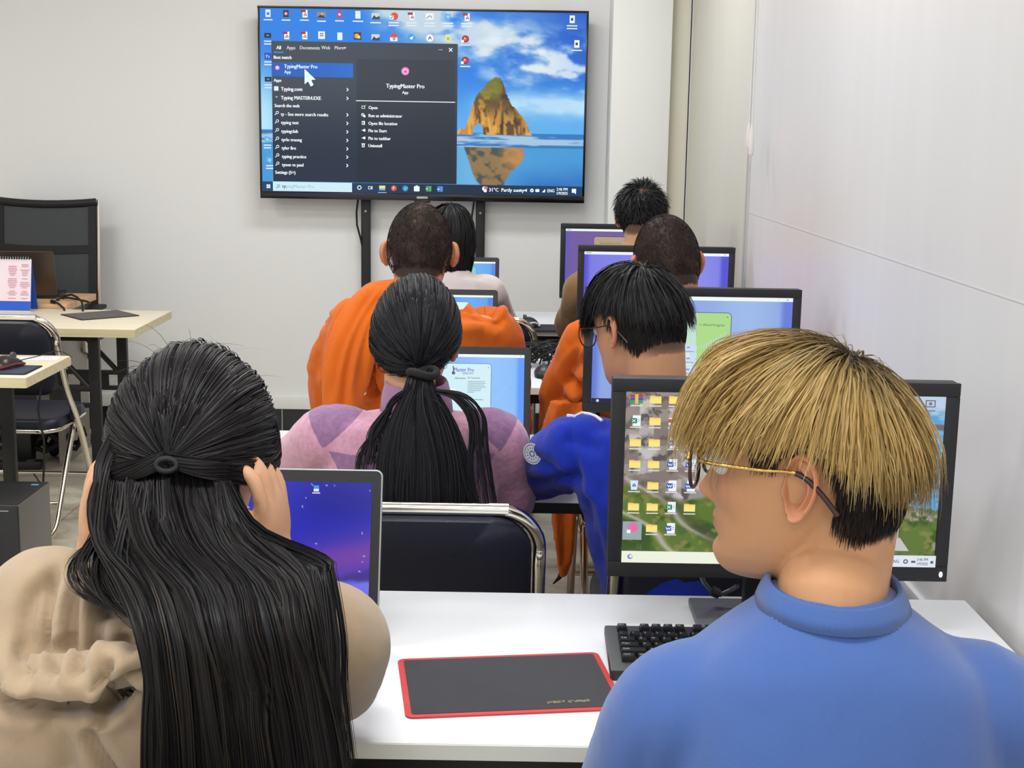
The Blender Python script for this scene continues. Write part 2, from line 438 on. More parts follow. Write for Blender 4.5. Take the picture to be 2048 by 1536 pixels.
# ---- desktop pictures
def sea_stack(U, V):
    """coast with a rock standing on a wet beach, 1920x1080"""
    x = U / 1920; y = V / 1080
    c = np.zeros(U.shape + (3,)); c[:] = (40, 128, 226)
    sky_l = np.array((70, 165, 240.)); c = mixc(c, (24, 92, 200), sst(.55, 1., x) * (1 - sst(.1, .6, y)))
    c = mixc(c, (110, 190, 240), sst(.3, .66, y) * .75)
    c = mixc(c, (190, 235, 250), (1 - sst(0, .12, x)) * sst(.15, .6, y) * .9)
    n = fbm(x * 7 + 2 * y, y * 9 - 3 * x, 3); n2 = fbm(x * 16 + 5 * y, y * 20 - 6 * x, 9)
    band = np.exp(-((y - (-.05 + .62 * (x - .38))) / .13) ** 2) * sst(.28, .42, x) * (1 - sst(.8, .98, x))
    c = mixc(c, (205, 220, 228), np.clip(band * sst(.32, .62, n * .6 + n2 * .4) * 1.5, 0, .92))
    b2 = np.exp(-((y - (.16 + .35 * (x - .55))) / .16) ** 2) * sst(.6, .75, x)
    c = mixc(c, (225, 236, 244), np.clip(b2 * sst(.45, .68, n2 * .5 + n * .5) * 1.2, 0, .85))
    b3 = np.exp(-((y - .5) / .06) ** 2) * sst(.6, .8, x)
    c = mixc(c, (205, 235, 248), np.clip(b3 * (.5 + n2), 0, .8))
    # sea
    hz = .655
    w = fbm(x * 10, y * 120, 5)
    sea = np.zeros_like(c); sea[:] = (46, 120, 186); sea = mixc(sea, (190, 216, 234), .8 * sst(.54, .74, w + .25 * np.exp(-((y - .7) / .03) ** 2)))
    c = np.where((y > hz)[..., None], sea, c)
    wet = np.zeros_like(c); wet[:] = (62, 148, 214); wet = mixc(wet, (24, 88, 176), sst(.78, 1., y) * sst(.62, .95, x)); wet = mixc(wet, (150, 205, 232), np.exp(-((x - .66) / .09) ** 2) * .55)
    wet = mixc(wet, (90, 170, 220), n * .5)
    c = np.where((y > .735)[..., None], wet, c)
    # rock: silhouette by height over x
    xs = np.array([.605, .63, .645, .655, .665, .69, .712, .722, .736, .748, .758, .776, .80, .822, .838]); ys = np.array([.66, .63, .56, .5, .46, .40, .37, .355, .35, .375, .43, .50, .545, .6, .66])
    rt = np.interp(x, xs, ys, left=2, right=2) + (fbm(x * 60, x * 0 + 3, 2) - .5) * .03
    rock = (y > rt) & (y < .665) & (x > .605) & (x < .838)
    arch = (((x - .672) / .016) ** 2 + ((y - .66) / .055) ** 2 < 1)
    t = fbm(x * 60, y * 22, 11); rc = np.zeros_like(c); rc[:] = (196, 140, 52)
    rc = mixc(rc, (96, 66, 36), sst(.45, .62, t)); rc = mixc(rc, (110, 118, 40), sst(.55, .36, y + (fbm(x * 40, y * 40, 4) - .5) * .14) * (x < .742))
    rc = mixc(rc, (58, 46, 34), sst(.738, .748, x) * (1 - sst(.75, .79, x - (y - .4) * .16)) * .7)
    rc = mixc(rc, (238, 180, 84), sst(.5, .6, fbm(x * 90, y * 14, 21)) * sst(.48, .6, y) * .7)
    c = np.where((rock & ~arch)[..., None], rc, c)
    # mirror of the rock on the wet sand
    my = .735 + (.66 - rt) * .92
    mir = (y > .737) & (y < my - .0) & (x > .63) & (x < .815)
    edge = sst(0, .02, my - y) * .9
    mc = mixc(rc * .75, (60, 100, 150), .25 + 0 * x)
    rcm = np.zeros_like(c); rcm[:] = (150, 110, 60); rcm = mixc(rcm, (70, 70, 60), sst(.42, .6, fbm(x * 50, y * 30, 17))); rcm = mixc(rcm, (214, 140, 60), sst(.72, .79, x) * (1 - sst(.8, .93, y)) * .8)
    c = np.where(mir[..., None], c * (1 - edge[..., None]) + rcm * edge[..., None], c)
    return c

def tvmap(zx, zy):
    t = (zy - 58) / 1092; l = 56 + t * 20; r = 1972 - t * 21; q = (zx - l) / (r - l); tp = 47 + 27 * q; bt = 1139 + 28 * q
    return q * 1920, (zy - tp) / (bt - tp) * 1080

def tv_screen(w, h):
    s = Screen(w, h, 1920, 1080)
    s.grid(sea_stack, 340, 192)
    T = tvmap
    def cap(u, v, wd, n=1):
        for k in range(n): s.rect(u - wd / 2, v + k * 16, u + wd / 2, v + 7 + k * 16, (225, 235, 245))
    def page(u, v, c=(240, 244, 250)):
        s.rect(u - 15, v - 22, u + 15, v + 22, c)
    rows = [(105, 78, 'pg2'), (210, 80, 'dk'), (318, 80, 'pdf'), (418, 86, 'ph'), (524, 84, 'pk'), (632, 86, 'pg'), (736, 94, 'ph2'), (842, 94, 'rd'), (946, 94, 'pdf2'), (1052, 96, 'wh'), (1160, 96, 'bl'), (1268, 98, 'pdf')]
    rows2 = [(104, 208, 'bk'), (212, 208, 'pdf'), (318, 208, 'pdf'), (420, 206, 'box'), (527, 212, 'pg'), (630, 210, 'or'), (736, 218, 'ph2'), (843, 218, 'rd2'), (946, 220, 'tg'), (1054, 222, 'rec'), (1158, 222, 'yl'), (1263, 226, 'ros'), (1262, 352, 'ros'), (106, 330, 'bl2'), (108, 466, 'bk'), (104, 826, 'bl'), (118, 950, 'bl')]
    for zx, zy, k in rows + rows2:
        u, v = T(zx, zy)
        if k == 'pg2': page(u, v, (225, 236, 248)); s.rect(u - 8, v - 6, u + 8, v + 10, (70, 130, 220))
        elif k == 'dk': s.rect(u - 16, v - 20, u + 16, v + 20, (48, 42, 58)); s.circ(u, v, 11, (232, 90, 90)); s.circ(u, v, 5, (250, 240, 235))
        elif k in ('pdf', 'pdf2'):
            page(u + 4, v); s.rect(u - 22, v - 22, u + 8, v - 8, (168, 50, 62)); s.line([(u - 4, v + 14), (u + 6, v - 4), (u + 14, v + 12), (u - 4, v + 6)], 4, (196, 60, 60))
        elif k == 'ph': s.rect(u - 26, v - 16, u + 26, v + 16, (150, 140, 120)); s.poly([(u - 26, v + 16), (u, v - 4), (u + 26, v + 16)], (60, 52, 44)); s.circ(u + 4, v - 4, 8, (214, 168, 120))
        elif k == 'pk': s.rr(u - 16, v - 22, u + 16, v + 22, 8, (172, 74, 150)); s.circ(u, v, 8, (240, 200, 230))
        elif k == 'pg': page(u, v, (225, 240, 252))
        elif k == 'ph2': s.rect(u - 24, v - 18, u + 24, v + 18, (206, 214, 222)); s.poly([(u - 24, v + 18), (u - 10, v - 6), (u + 4, v + 6), (u + 24, v - 2), (u + 24, v + 18)], (64, 66, 78))
        elif k == 'rd': s.circ(u + 4, v, 22, (214, 84, 52)); s.rect(u - 24, v - 4, u, v + 18, (240, 236, 234)); s.line([(u - 20, v + 14), (u - 4, v)], 4, (60, 90, 180))
        elif k == 'wh': s.rect(u - 24, v - 20, u + 24, v + 18, (236, 240, 246)); s.line([(u - 18, v + 10), (u + 2, v - 6), (u + 14, v + 6)], 4, (90, 96, 110))
        elif k == 'bl': s.poly([(u - 16, v - 20), (u + 18, v - 14), (u + 8, v + 20), (u - 20, v + 8)], (88, 178, 240)); s.circ(u, v, 8, (160, 215, 250))
        elif k == 'bk': s.rect(u - 20, v - 14, u + 20, v + 14, (36, 44, 54)); s.rect(u - 8, v - 3, u + 8, v + 3, (140, 160, 170))
        elif k == 'box': s.rect(u - 20, v - 22, u + 20, v + 22, (230, 240, 250)); s.rect(u - 9, v - 12, u + 9, v + 6, (92, 110, 140)); s.rect(u - 5, v - 7, u + 5, v + 1, (230, 240, 250))
        elif k == 'or': s.rect(u - 22, v - 22, u + 22, v + 22, (80, 58, 40)); s.circ(u - 4, v, 14, (240, 170, 60)); s.circ(u + 8, v + 6, 9, (250, 220, 140))
        elif k == 'rd2': s.circ(u, v - 2, 23, (226, 70, 70)); s.rect(u - 22, v, u + 22, v + 22, (236, 240, 248)); s.circ(u + 2, v + 8, 9, (120, 170, 220))
        elif k == 'tg': s.circ(u, v, 22, (60, 160, 224)); s.poly([(u - 13, v + 2), (u + 13, v - 11), (u + 5, v + 13)], (245, 250, 255))
        elif k == 'rec': s.circ(u, v, 22, (235, 242, 250)); s.line([(u - 8, v + 8), (u, v - 9), (u + 9, v + 6)], 5, (40, 60, 90))
        elif k == 'yl': s.rect(u - 14, v - 20, u + 16, v + 20, (240, 226, 140)); s.rect(u - 4, v - 6, u + 10, v + 12, (160, 190, 90))
        elif k == 'ros': s.circ(u, v, 21, (150, 26, 36)); s.circ(u, v, 13, (226, 66, 76)); s.circ(u - 4, v - 3, 5, (250, 200, 205)); s.rect(u - 25, v + 6, u - 9, v + 22, (240, 244, 250))
        elif k == 'bl2': s.rect(u - 20, v - 20, u + 20, v + 20, (30, 80, 190)); s.text(u - 12, v + 10, 26, 'Ps', (220, 235, 255))
        if zy < 100: cap(u, v + 34, 52 if zx < 600 else 62, 1 if zx < 800 else 2)
        elif zx > 1200: cap(u, v + 32, 60, 1)
        elif zx < 130: cap(u, v + 30, 44, 2)
    for zx, zy in ((1887, 110), (1915, 254)):
        u, v = T(zx, zy); page(u, v); s.rect(u - 8, v - 8, u + 6, v + 8, (70, 70, 80)); cap(u, v + 34, 62, 2 if zy < 200 else 1)
    # menu window
    A = T(126, 240); B = T(1218, 258); C = T(1216, 1100)
    x0, y0, x1, y1 = A[0], A[1], B[0], 1018
    def panel(U, V):
        y = (V - y0) / (y1 - y0); c = np.zeros(U.shape + (3,)); c[:] = (66, 74, 84); c = mixc(c, (27, 39, 60), sst(.2, .9, y)); return mixc(c, (40, 45, 58), np.exp(-((U - x1 + 60) / 300) ** 2) * .4)
    s.grid(panel, 24, 24, (x0, y0, x1, y1))
    s.grid(lambda U, V: panel(U, V) * .86, 16, 16, (T(624, 330)[0], T(624, 345)[1], x1 - 14, y1))
    W = (244, 250, 252)
    def tx(zx, zy, z, t, c=W, b=.04, al='l', sx=.88):
        u, v = T(zx, zy); s.text(u, v + z * .34, z, t, c, al, b, sx)
    for zx, t in ((156, 'All'), (216, 'Apps'), (292, 'Documents'), (420, 'Web'), (496, 'More')):
        tx(zx, 279, 29, t, W if t == 'All' else (196, 206, 212), .04)
    u, v = T(558, 281); s.poly([(u - 8, v - 5), (u + 8, v - 5), (u, v + 7)], (214, 222, 228))
    u, v = T(140, 306); s.rect(u, v - 3, u + 58, v + 4, (82, 132, 226))
    tx(140, 336, 27, 'Best match', W, .05)
    u, v = T(130, 365); u1, v1 = T(607, 456); s.grid(lambda U, V: mixc(np.zeros(U.shape + (3,)) + (33, 92, 184), (40, 108, 206), (U - u) / (u1 - u)), 6, 3, (u, v, u1, v1))
    u, v = T(162, 398); s.circ(u, v, 13, (236, 160, 214)); s.circ(u, v, 6, (252, 226, 240))
    tx(202, 389, 31, 'TypingMaster Pro', (214, 238, 255)); tx(203, 422, 27, 'App', (206, 232, 250))
    tx(142, 472, 25, 'Apps', W, .05)
    u, v = T(156, 521); s.rect(u - 13, v - 13, u + 13, v + 13, (226, 238, 240)); tx(184, 523, 31, 'Typing.com')
    u, v = T(158, 572); s.poly([(u - 8, v - 5), (u + 8, v - 5), (u, v + 7)], (170, 176, 186)); tx(184, 575, 30, 'Typing MASTER4.EXE')
    tx(146, 622, 27, 'Search the web', W, .05)
    for zy, t in ((673, 'ty - See more search results'), (723, 'typing test'), (775, 'typingclub'), (826, 'tyrlo truong'), (876, 'tyler fire'), (927, 'typing practice'), (977, 'tyson vs paul')):
        d = (zy - 673) / 304 * 8
        u, v = T(160 + d * .6, zy - 8)
        s.circ(u + 3, v - 1, 9, W, 16); s.circ(u + 3, v - 1, 5.5, (48, 56, 70), 16); s.line([(u - 4, v + 6), (u - 12, v + 14)], 4, W)
        tx(184 + d, zy, 28, t, W, .04)
    for zy in (527, 579, 677, 728, 779, 830, 881, 931, 982):
        u, v = T(574, zy); s.line([(u - 5, v - 9), (u + 5, v), (u - 5, v + 9)], 5, W)
    tx(152, 1023, 27, 'Settings (5+)', W, .05)
    # right half
    u, v = T(1118, 290); s.rect(u - 12, v - 1, u + 12, v + 1.5, (206, 214, 220))
    u, v = T(1177, 291); s.line([(u - 10, v - 10), (u + 10, v + 10)], 5, W); s.line([(u - 10, v + 10), (u + 10, v - 10)], 5, W)
    u, v = T(912, 417); s.circ(u, v, 24, (226, 130, 190)); s.circ(u, v, 17, (244, 176, 220)); s.circ(u + 1, v + 3, 7, (214, 60, 140))
    tx(912, 505, 35, 'TypingMaster Pro', W, .035, 'c', .9); tx(912, 543, 25, 'App', W, .03, 'c')
    u, v = T(624, 592); u1, v1 = T(1204, 602); s.rect(u, v - 2, u1, v + 3, (236, 244, 246))
    for zy, t in ((633, 'Open'), (681, 'Run as administrator'), (727, 'Open file location'), (771, 'Pin to Start'), (817, 'Pin to taskbar'), (861, 'Uninstall')):
        u, v = T(668, zy - 2); 
        if t == 'Open': s.rect(u - 11, v - 8, u + 9, v + 9, W); s.rect(u - 8, v - 5, u + 6, v + 6, (44, 52, 64)); s.line([(u + 4, v - 4), (u + 13, v - 11)], 3, W)
        elif 'Run' in t: s.circ(u - 4, v - 3, 9, W); s.circ(u - 4, v - 3, 4, (44, 52, 64)); s.circ(u + 6, v + 6, 7, W)
        elif 'file' in t: s.rect(u - 9, v - 11, u + 9, v + 11, W); s.rect(u - 5, v - 6, u + 1, v + 7, (44, 52, 64))
        elif 'Pin' in t: s.poly([(u - 13, v), (u - 2, v - 3), (u + 4, v - 8), (u + 12, v - 7), (u + 12, v + 7), (u + 4, v + 8), (u - 2, v + 3)], W)
        else: s.rect(u - 8, v - 8, u + 8, v + 12, W); s.rect(u - 11, v - 11, u + 11, v - 8, W); s.rect(u - 3, v - 4, u + 3, v + 8, (44, 52, 64))
        tx(697, zy, 27, t, W, .04)
    # pointer
    u, v = T(322, 404)
    ar = np.array([(0, 0), (0, 92), (21, 74), (36, 104), (54, 95), (40, 66), (66, 62)], float)
    s.poly(ar * 1.10 + (u - 3, v - 6), (20, 34, 60)); s.poly(ar + (u, v), (232, 250, 252))
    # task bar
    s.grid(lambda U, V: mixc(np.zeros(U.shape + (3,)) + (20, 60, 100), (20, 40, 62), np.exp(-((U - 1100) / 500) ** 2)), 30, 3, (0, 1020, 1920, 1080))
    for k in (0, 1):
        for j in (0, 1): s.rect(28 + k * 12, 1038 + j * 12, 38 + k * 12, 1048 + j * 12, W)
    s.rect(66, 1020, 540, 1076, (206, 236, 246)); s.circ(100, 1046, 9, (90, 140, 150)); s.circ(100, 1046, 5.5, (206, 236, 246)); s.line([(94, 1053), (86, 1061)], 4, (90, 140, 150))
    s.text(122, 1056, 28, 'ty', (40, 80, 100), 'l', .03); s.text(143, 1056, 28, 'pingMaster Pro', (140, 186, 200))
    for zx, k in ((646, 0), (710, 1), (780, 2), (848, 3), (915, 4), (982, 5), (1050, 6), (1117, 7)):
        u, v = T(zx, 1118)[0], 1048
        if k == 0: s.circ(u, v, 13, W); s.circ(u, v, 8, (20, 42, 66))
        elif k == 1: s.rect(u - 12, v - 9, u + 6, v + 9, W); s.rect(u - 9, v - 6, u + 3, v + 6, (20, 50, 80)); s.rect(u + 8, v - 9, u + 13, v + 9, W)
        elif k == 2: s.rect(u - 18, v - 14, u + 18, v + 14, (246, 226, 150)); s.rect(u - 18, v + 2, u + 18, v + 14, (120, 180, 220)); s.rect(u - 26, v + 25, u + 26, v + 29, (150, 210, 250))
        elif k == 3: s.circ(u, v, 17, (222, 84, 54)); s.text(u - 8, v + 9, 26, 'P', W)
        elif k == 4: s.circ(u, v, 18, (40, 140, 210)); s.circ(u + 4, v + 3, 10, (90, 220, 200)); s.circ(u + 7, v + 6, 5, (20, 80, 160))
        elif k == 5: s.rr(u - 17, v - 14, u + 17, v + 17, 5, (240, 244, 246)); s.rect(u - 7, v - 19, u + 7, v - 13, (220, 228, 232))
        elif k == 6: s.rect(u - 14, v - 16, u + 18, v + 16, (64, 176, 110)); s.rect(u - 18, v - 9, u + 2, v + 10, (24, 110, 64)); s.line([(u - 13, v - 5), (u - 3, v + 6)], 3, W); s.line([(u - 13, v + 6), (u - 3, v - 5)], 3, W)
        else: s.rect(u - 14, v - 16, u + 18, v + 16, (70, 150, 226)); s.rect(u - 18, v - 9, u + 2, v + 10, (30, 84, 176)); s.line([(u - 14, v - 4), (u - 10, v + 6), (u - 8, v - 2), (u - 5, v + 6), (u - 2, v - 4)], 2.5, W)
    u = T(1378, 1130)[0]; s.circ(u, 1042, 14, (240, 240, 244)); s.circ(u + 9, 1038, 11, (206, 110, 120)); s.circ(u + 5, 1054, 10, (248, 248, 250))
    s.text(T(1404, 1130)[0], 1058, 30, '31\u00b0C  Partly sunny', W, 'l', .03, .93)
    u = T(1590, 1130)[0]; s.line([(u - 8, 1052), (u, 1043), (u + 8, 1052)], 4, W)
    u = T(1622, 1130)[0]; s.poly([(u - 11, 1044), (u - 2, 1044), (u + 5, 1037), (u + 5, 1059), (u - 2, 1052), (u - 11, 1052)], W)
    u = T(1656, 1130)[0]; s.circ(u, 1048, 11, W); s.circ(u, 1048, 4, (20, 50, 80))
    u = T(1688, 1130)[0]; s.rr(u - 12, 1039, u + 12, 1057, 5, W)
    u = T(1724, 1130)[0]; s.poly([(u - 10, 1058), (u + 10, 1058), (u + 10, 1037)], W)
    s.text(T(1746, 1130)[0], 1057, 27, 'ENG', W, 'l', .03, .8)
    s.text(T(1832, 1130)[0], 1046, 24, '2:46 PM', W, 'c', .03, .85); s.text(T(1832, 1130)[0], 1070, 24, '1/9/2025', W, 'c', .03, .82)
    u = T(1903, 1130)[0]; s.rr(u - 14, 1034, u + 12, 1058, 3, W); s.poly([(u + 2, 1058), (u + 11, 1058), (u + 11, 1067)], W)
    return s

def space_screen(w, h):
    s = Screen(w, h, 1366, 768)
    def fn(U, V):
        x = U / 1366; y = V / 768
        c = np.zeros(U.shape + (3,)); c[:] = (26, 34, 176); c = mixc(c, (20, 24, 150), sst(.55, .8, x) * (1 - sst(.1, .5, y)))
        c = mixc(c, (84, 56, 172), sst(.25, .75, y + (x - .75) * .5)); n = fbm(x * 5, y * 5, 4)
        c = mixc(c, (120, 62, 160), np.exp(-((y - .62 + .3 * (x - .75)) / .1) ** 2) * .8 * sst(.3, .6, n + .2))
        c = mixc(c, (60, 44, 130), sst(0, .06, y - (.92 - .55 * (x - .5)) + .06 * n) * sst(.6, .75, x) * .8)
        cl = fbm(x * 9, y * 9, 8); c = mixc(c, (110, 110, 232), sst(.0, .05, y - .74 - .12 * (cl - .5) + .12 * (x - .85)))
        c = mixc(c, (150, 150, 245), sst(.5, .7, cl) * sst(.76, .84, y) * .6)
        bx = .43 + .18 * (y - .0); bx = .47 + .2 * (y ** 1.4) * 1.0
        c = mixc(c, (120, 220, 255), np.exp(-((x - bx) / .006) ** 2) * (1 - sst(.5, .68, y)) * .95)
        c = mixc(c, (70, 130, 250), np.exp(-((x - bx) / .03) ** 2) * (1 - sst(.3, .7, y)) * .5)
        st = _hash((U // 9).astype(np.int64), (V // 9).astype(np.int64), 5); return mixc(c, (190, 190, 255), (st > .996) * .8)
    s.grid(fn, 200, 112)
    for u, v, k in ((1000, 40, 0), (660, 40, 1), (660, 150, 2), (652, 330, 2), (540, 150, 0), (540, 40, 2)):
        s.rect(u - 17, v - 18, u + 17, v + 18, (226, 236, 250)); s.rect(u - (2 if k else 17), v - 18, u + 17, v + 2, ((60, 150, 230), (30, 40, 60), (120, 190, 240))[k]); s.rect(u - 26, v + 24, u + 26, v + 30, (226, 232, 250))
    s.rect(0, 735, 1366, 768, (30, 32, 90))
    return s

def coast_screen(w, h):
    s = Screen(w, h, 1920, 1080)
    def fn(U, V):
        x = U / 1920; y = V / 1080
        n = fbm(x * 14, y * 10, 2); n2 = fbm(x * 40, y * 26, 6)
        c = np.zeros(U.shape + (3,)); c[:] = (150, 142, 134)
        c = mixc(c, (196, 190, 184), sst(.45, .6, n)); c = mixc(c, (92, 84, 82), sst(.58, .68, n2))
        blk = vnoise(np.floor(x * 22) * 1.7, np.floor(y * 14 + x * 5) * 1.3, 4); c = mixc(c, (120, 104, 98), (blk > .66) * .6); c = mixc(c, (206, 202, 200), (blk < .25) * .5)
        g = np.zeros_like(c); g[:] = (92, 116, 48); g = mixc(g, (56, 84, 34), sst(.42, .6, n)); g = mixc(g, (124, 128, 66), sst(.56, .7, n2))
        gm = sst(.0, .03, y - (.5 + .12 * np.sin(x * 9)) + (n - .5) * .08)
        c = c * (1 - gm[..., None]) + g * gm[..., None]
        for k, (a, b) in enumerate(((.52, .0), (.40, .18), (.29, .42), (.63, -.16))):     # stone paths curving down the terraces
            cx = b + (y - .46) * .62 + .16 * np.maximum(0, y - .6) ** 1.2 + .02 * np.sin(y * 22 + k)
            c = mixc(c, (184, 176, 164), np.exp(-((x - cx) / .013) ** 2) * sst(.46, .52, y) * .9)
        dk = np.exp(-((x - .04 - (y - .46) * .62) / .028) ** 2) * sst(.5, .54, y); c = mixc(c, (74, 74, 56), dk * .6)
        # bay on the right
        sea = np.zeros_like(c); sea[:] = (92, 160, 208); sea = mixc(sea, (150, 200, 228), sst(.4, .7, fbm(x * 30, y * 60, 3)))
        sea = mixc(sea, (188, 206, 226), 1 - sst(.05, .12, y))
        hill = (y > .13 + .05 * np.sin(x * 20) + .1 * (n - .5)) & (y < .2) & (x < 1.01); 
        sm = (y < .64 + .22 * (x - .9) + .05 * (n2 - .5)) & (x > .62)
        c = np.where(sm[..., None], sea, c); c = np.where((hill & (x > .9))[..., None], np.array((108, 104, 112.)) , c)
        rk = np.exp(-((y - (.68 + .4 * (x - .9)) ) / .035) ** 2) * (x > .62) * sst(.35, .55, n2); c = mixc(c, (176, 164, 154), rk)
        gr = (x > .62) & (y > .7 + .42 * (x - .9)); c = np.where(gr[..., None], mixc(g, (190, 178, 160), sst(.6, .7, n) * .7), c)
        return c
    s.grid(fn, 260, 146)
    # little white house and steps low on the right
    s.rect(1560, 760, 1610, 960, (196, 196, 202)); s.rect(1610, 820, 1690, 960, (172, 172, 178)); s.rect(1622, 850, 1650, 900, (110, 112, 120)); s.rect(1400, 880, 1560, 985, (120, 124, 130))
    s.poly([(1580, 985), (1760, 985), (1700, 900), (1610, 920)], (196, 192, 190))
    # icons
    fold = (248, 216, 108)
    cols = (64, 178, 292, 404)
    grid = [(0, 'zip', 'f', 'f', 'pic'), (1, 'xl', 'f', 'pdf', None), (2, 'f', 'f', 'w', 'f'), (3, 'f', 'f', 'w', 'w'), (4, 'bin', 'f', 'w', 'w'), (5, 'f', 'f', 'xl', 'f'), (6, 'ball', 'f', 'w', None)]
    for r, *ks in grid:
        for ci, k in enumerate(ks):
            u = cols[ci]; v = 46 + r * 135
            if k is None: continue
            s.rect(u - 36, v + 38, u + 36, v + 45, (222, 222, 222))
            if k == 'f': s.rect(u - 34, v - 24, u - 4, v - 14, (226, 186, 80)); s.rect(u - 34, v - 20, u + 34, v + 26, fold); s.rect(u - 34, v - 8, u + 34, v + 26, (252, 228, 134))
            elif k == 'zip':
                for j, cc in enumerate(((190, 60, 60), (60, 90, 190), (60, 160, 90))): s.rect(u - 38, v - 28 + j * 19, u + 38, v - 11 + j * 19, cc)
                s.rect(u - 10, v - 30, u + 10, v + 30, (226, 190, 90))
            elif k == 'pic': s.rect(u - 34, v - 26, u + 34, v + 26, (236, 238, 242)); s.circ(u, v, 14, (160, 180, 200))
            elif k == 'pdf': s.rect(u - 32, v - 22, u + 32, v + 22, (240, 236, 232)); s.rect(u - 32, v - 14, u + 32, v + 8, (206, 66, 54))
            elif k in ('w', 'xl'):
                cc = (40, 84, 180) if k == 'w' else (34, 124, 74)
                s.rect(u - 20, v - 34, u + 28, v + 34, (240, 244, 250)); s.rect(u - 32, v - 16, u + 6, v + 16, cc)
                if k == 'w': s.line([(u - 27, v - 8), (u - 20, v + 9), (u - 13, v - 5), (u - 6, v + 9), (u + 1, v - 8)], 4, (250, 250, 255))
                else: s.line([(u - 24, v - 9), (u - 3, v + 9)], 4, (250, 250, 255)); s.line([(u - 24, v + 9), (u - 3, v - 9)], 4, (250, 250, 255))
                s.line([(u + 10, v - 8), (u + 22, v - 8)], 3, cc); s.line([(u + 10, v + 4), (u + 22, v + 4)], 3, cc)
            elif k == 'bin': s.poly([(u - 24, v - 30), (u + 24, v - 30), (u + 18, v + 30), (u - 18, v + 30)], (216, 232, 246)); s.line([(u - 10, v + 6), (u, v - 10), (u + 10, v + 6), (u - 10, v + 6)], 6, (50, 110, 200))
            elif k == 'ball': s.rect(u - 62, v - 40, u + 54, v + 78, (150, 168, 170)); s.circ(u, v - 4, 33, (206, 120, 196)); s.circ(u + 6, v + 4, 20, (238, 110, 130)); s.rect(u - 36, v + 14, u - 14, v + 36, (250, 250, 252))
    u, v = 1820, 40; s.rect(u - 30, v - 22, u + 30, v + 22, (90, 96, 110)); s.rect(u - 24, v - 16, u + 24, v + 16, (190, 200, 214)); s.circ(u, v, 10, (110, 116, 130)); s.rect(u - 30, v + 40, u + 30, v + 48, (120, 130, 140))
    # task bar
    s.grid(lambda U, V: mixc(np.zeros(U.shape + (3,)) + (236, 242, 222), (222, 228, 240), sst(700, 1500, U)), 20, 2, (0, 1005, 1920, 1080))
    s.circ(52, 1042, 16, (110, 126, 190)); s.circ(56, 1040, 10, (226, 236, 230))
    tc = (96, 100, 112)
    s.line([(1600, 1050), (1612, 1038), (1624, 1050)], 4, tc); s.text(1650, 1054, 30, 'ENG', tc, 'l', .02, .8); s.circ(1736, 1044, 15, tc); s.circ(1736, 1044, 7, (226, 230, 240)); s.rect(1770, 1038, 1796, 1052, tc)
    s.text(1838, 1038, 26, '2:46 PM', tc, 'c', .02, .8); s.text(1838, 1066, 26, '1/9/2025', tc, 'c', .02, .75); s.circ(1896, 1046, 10, tc)
    return s

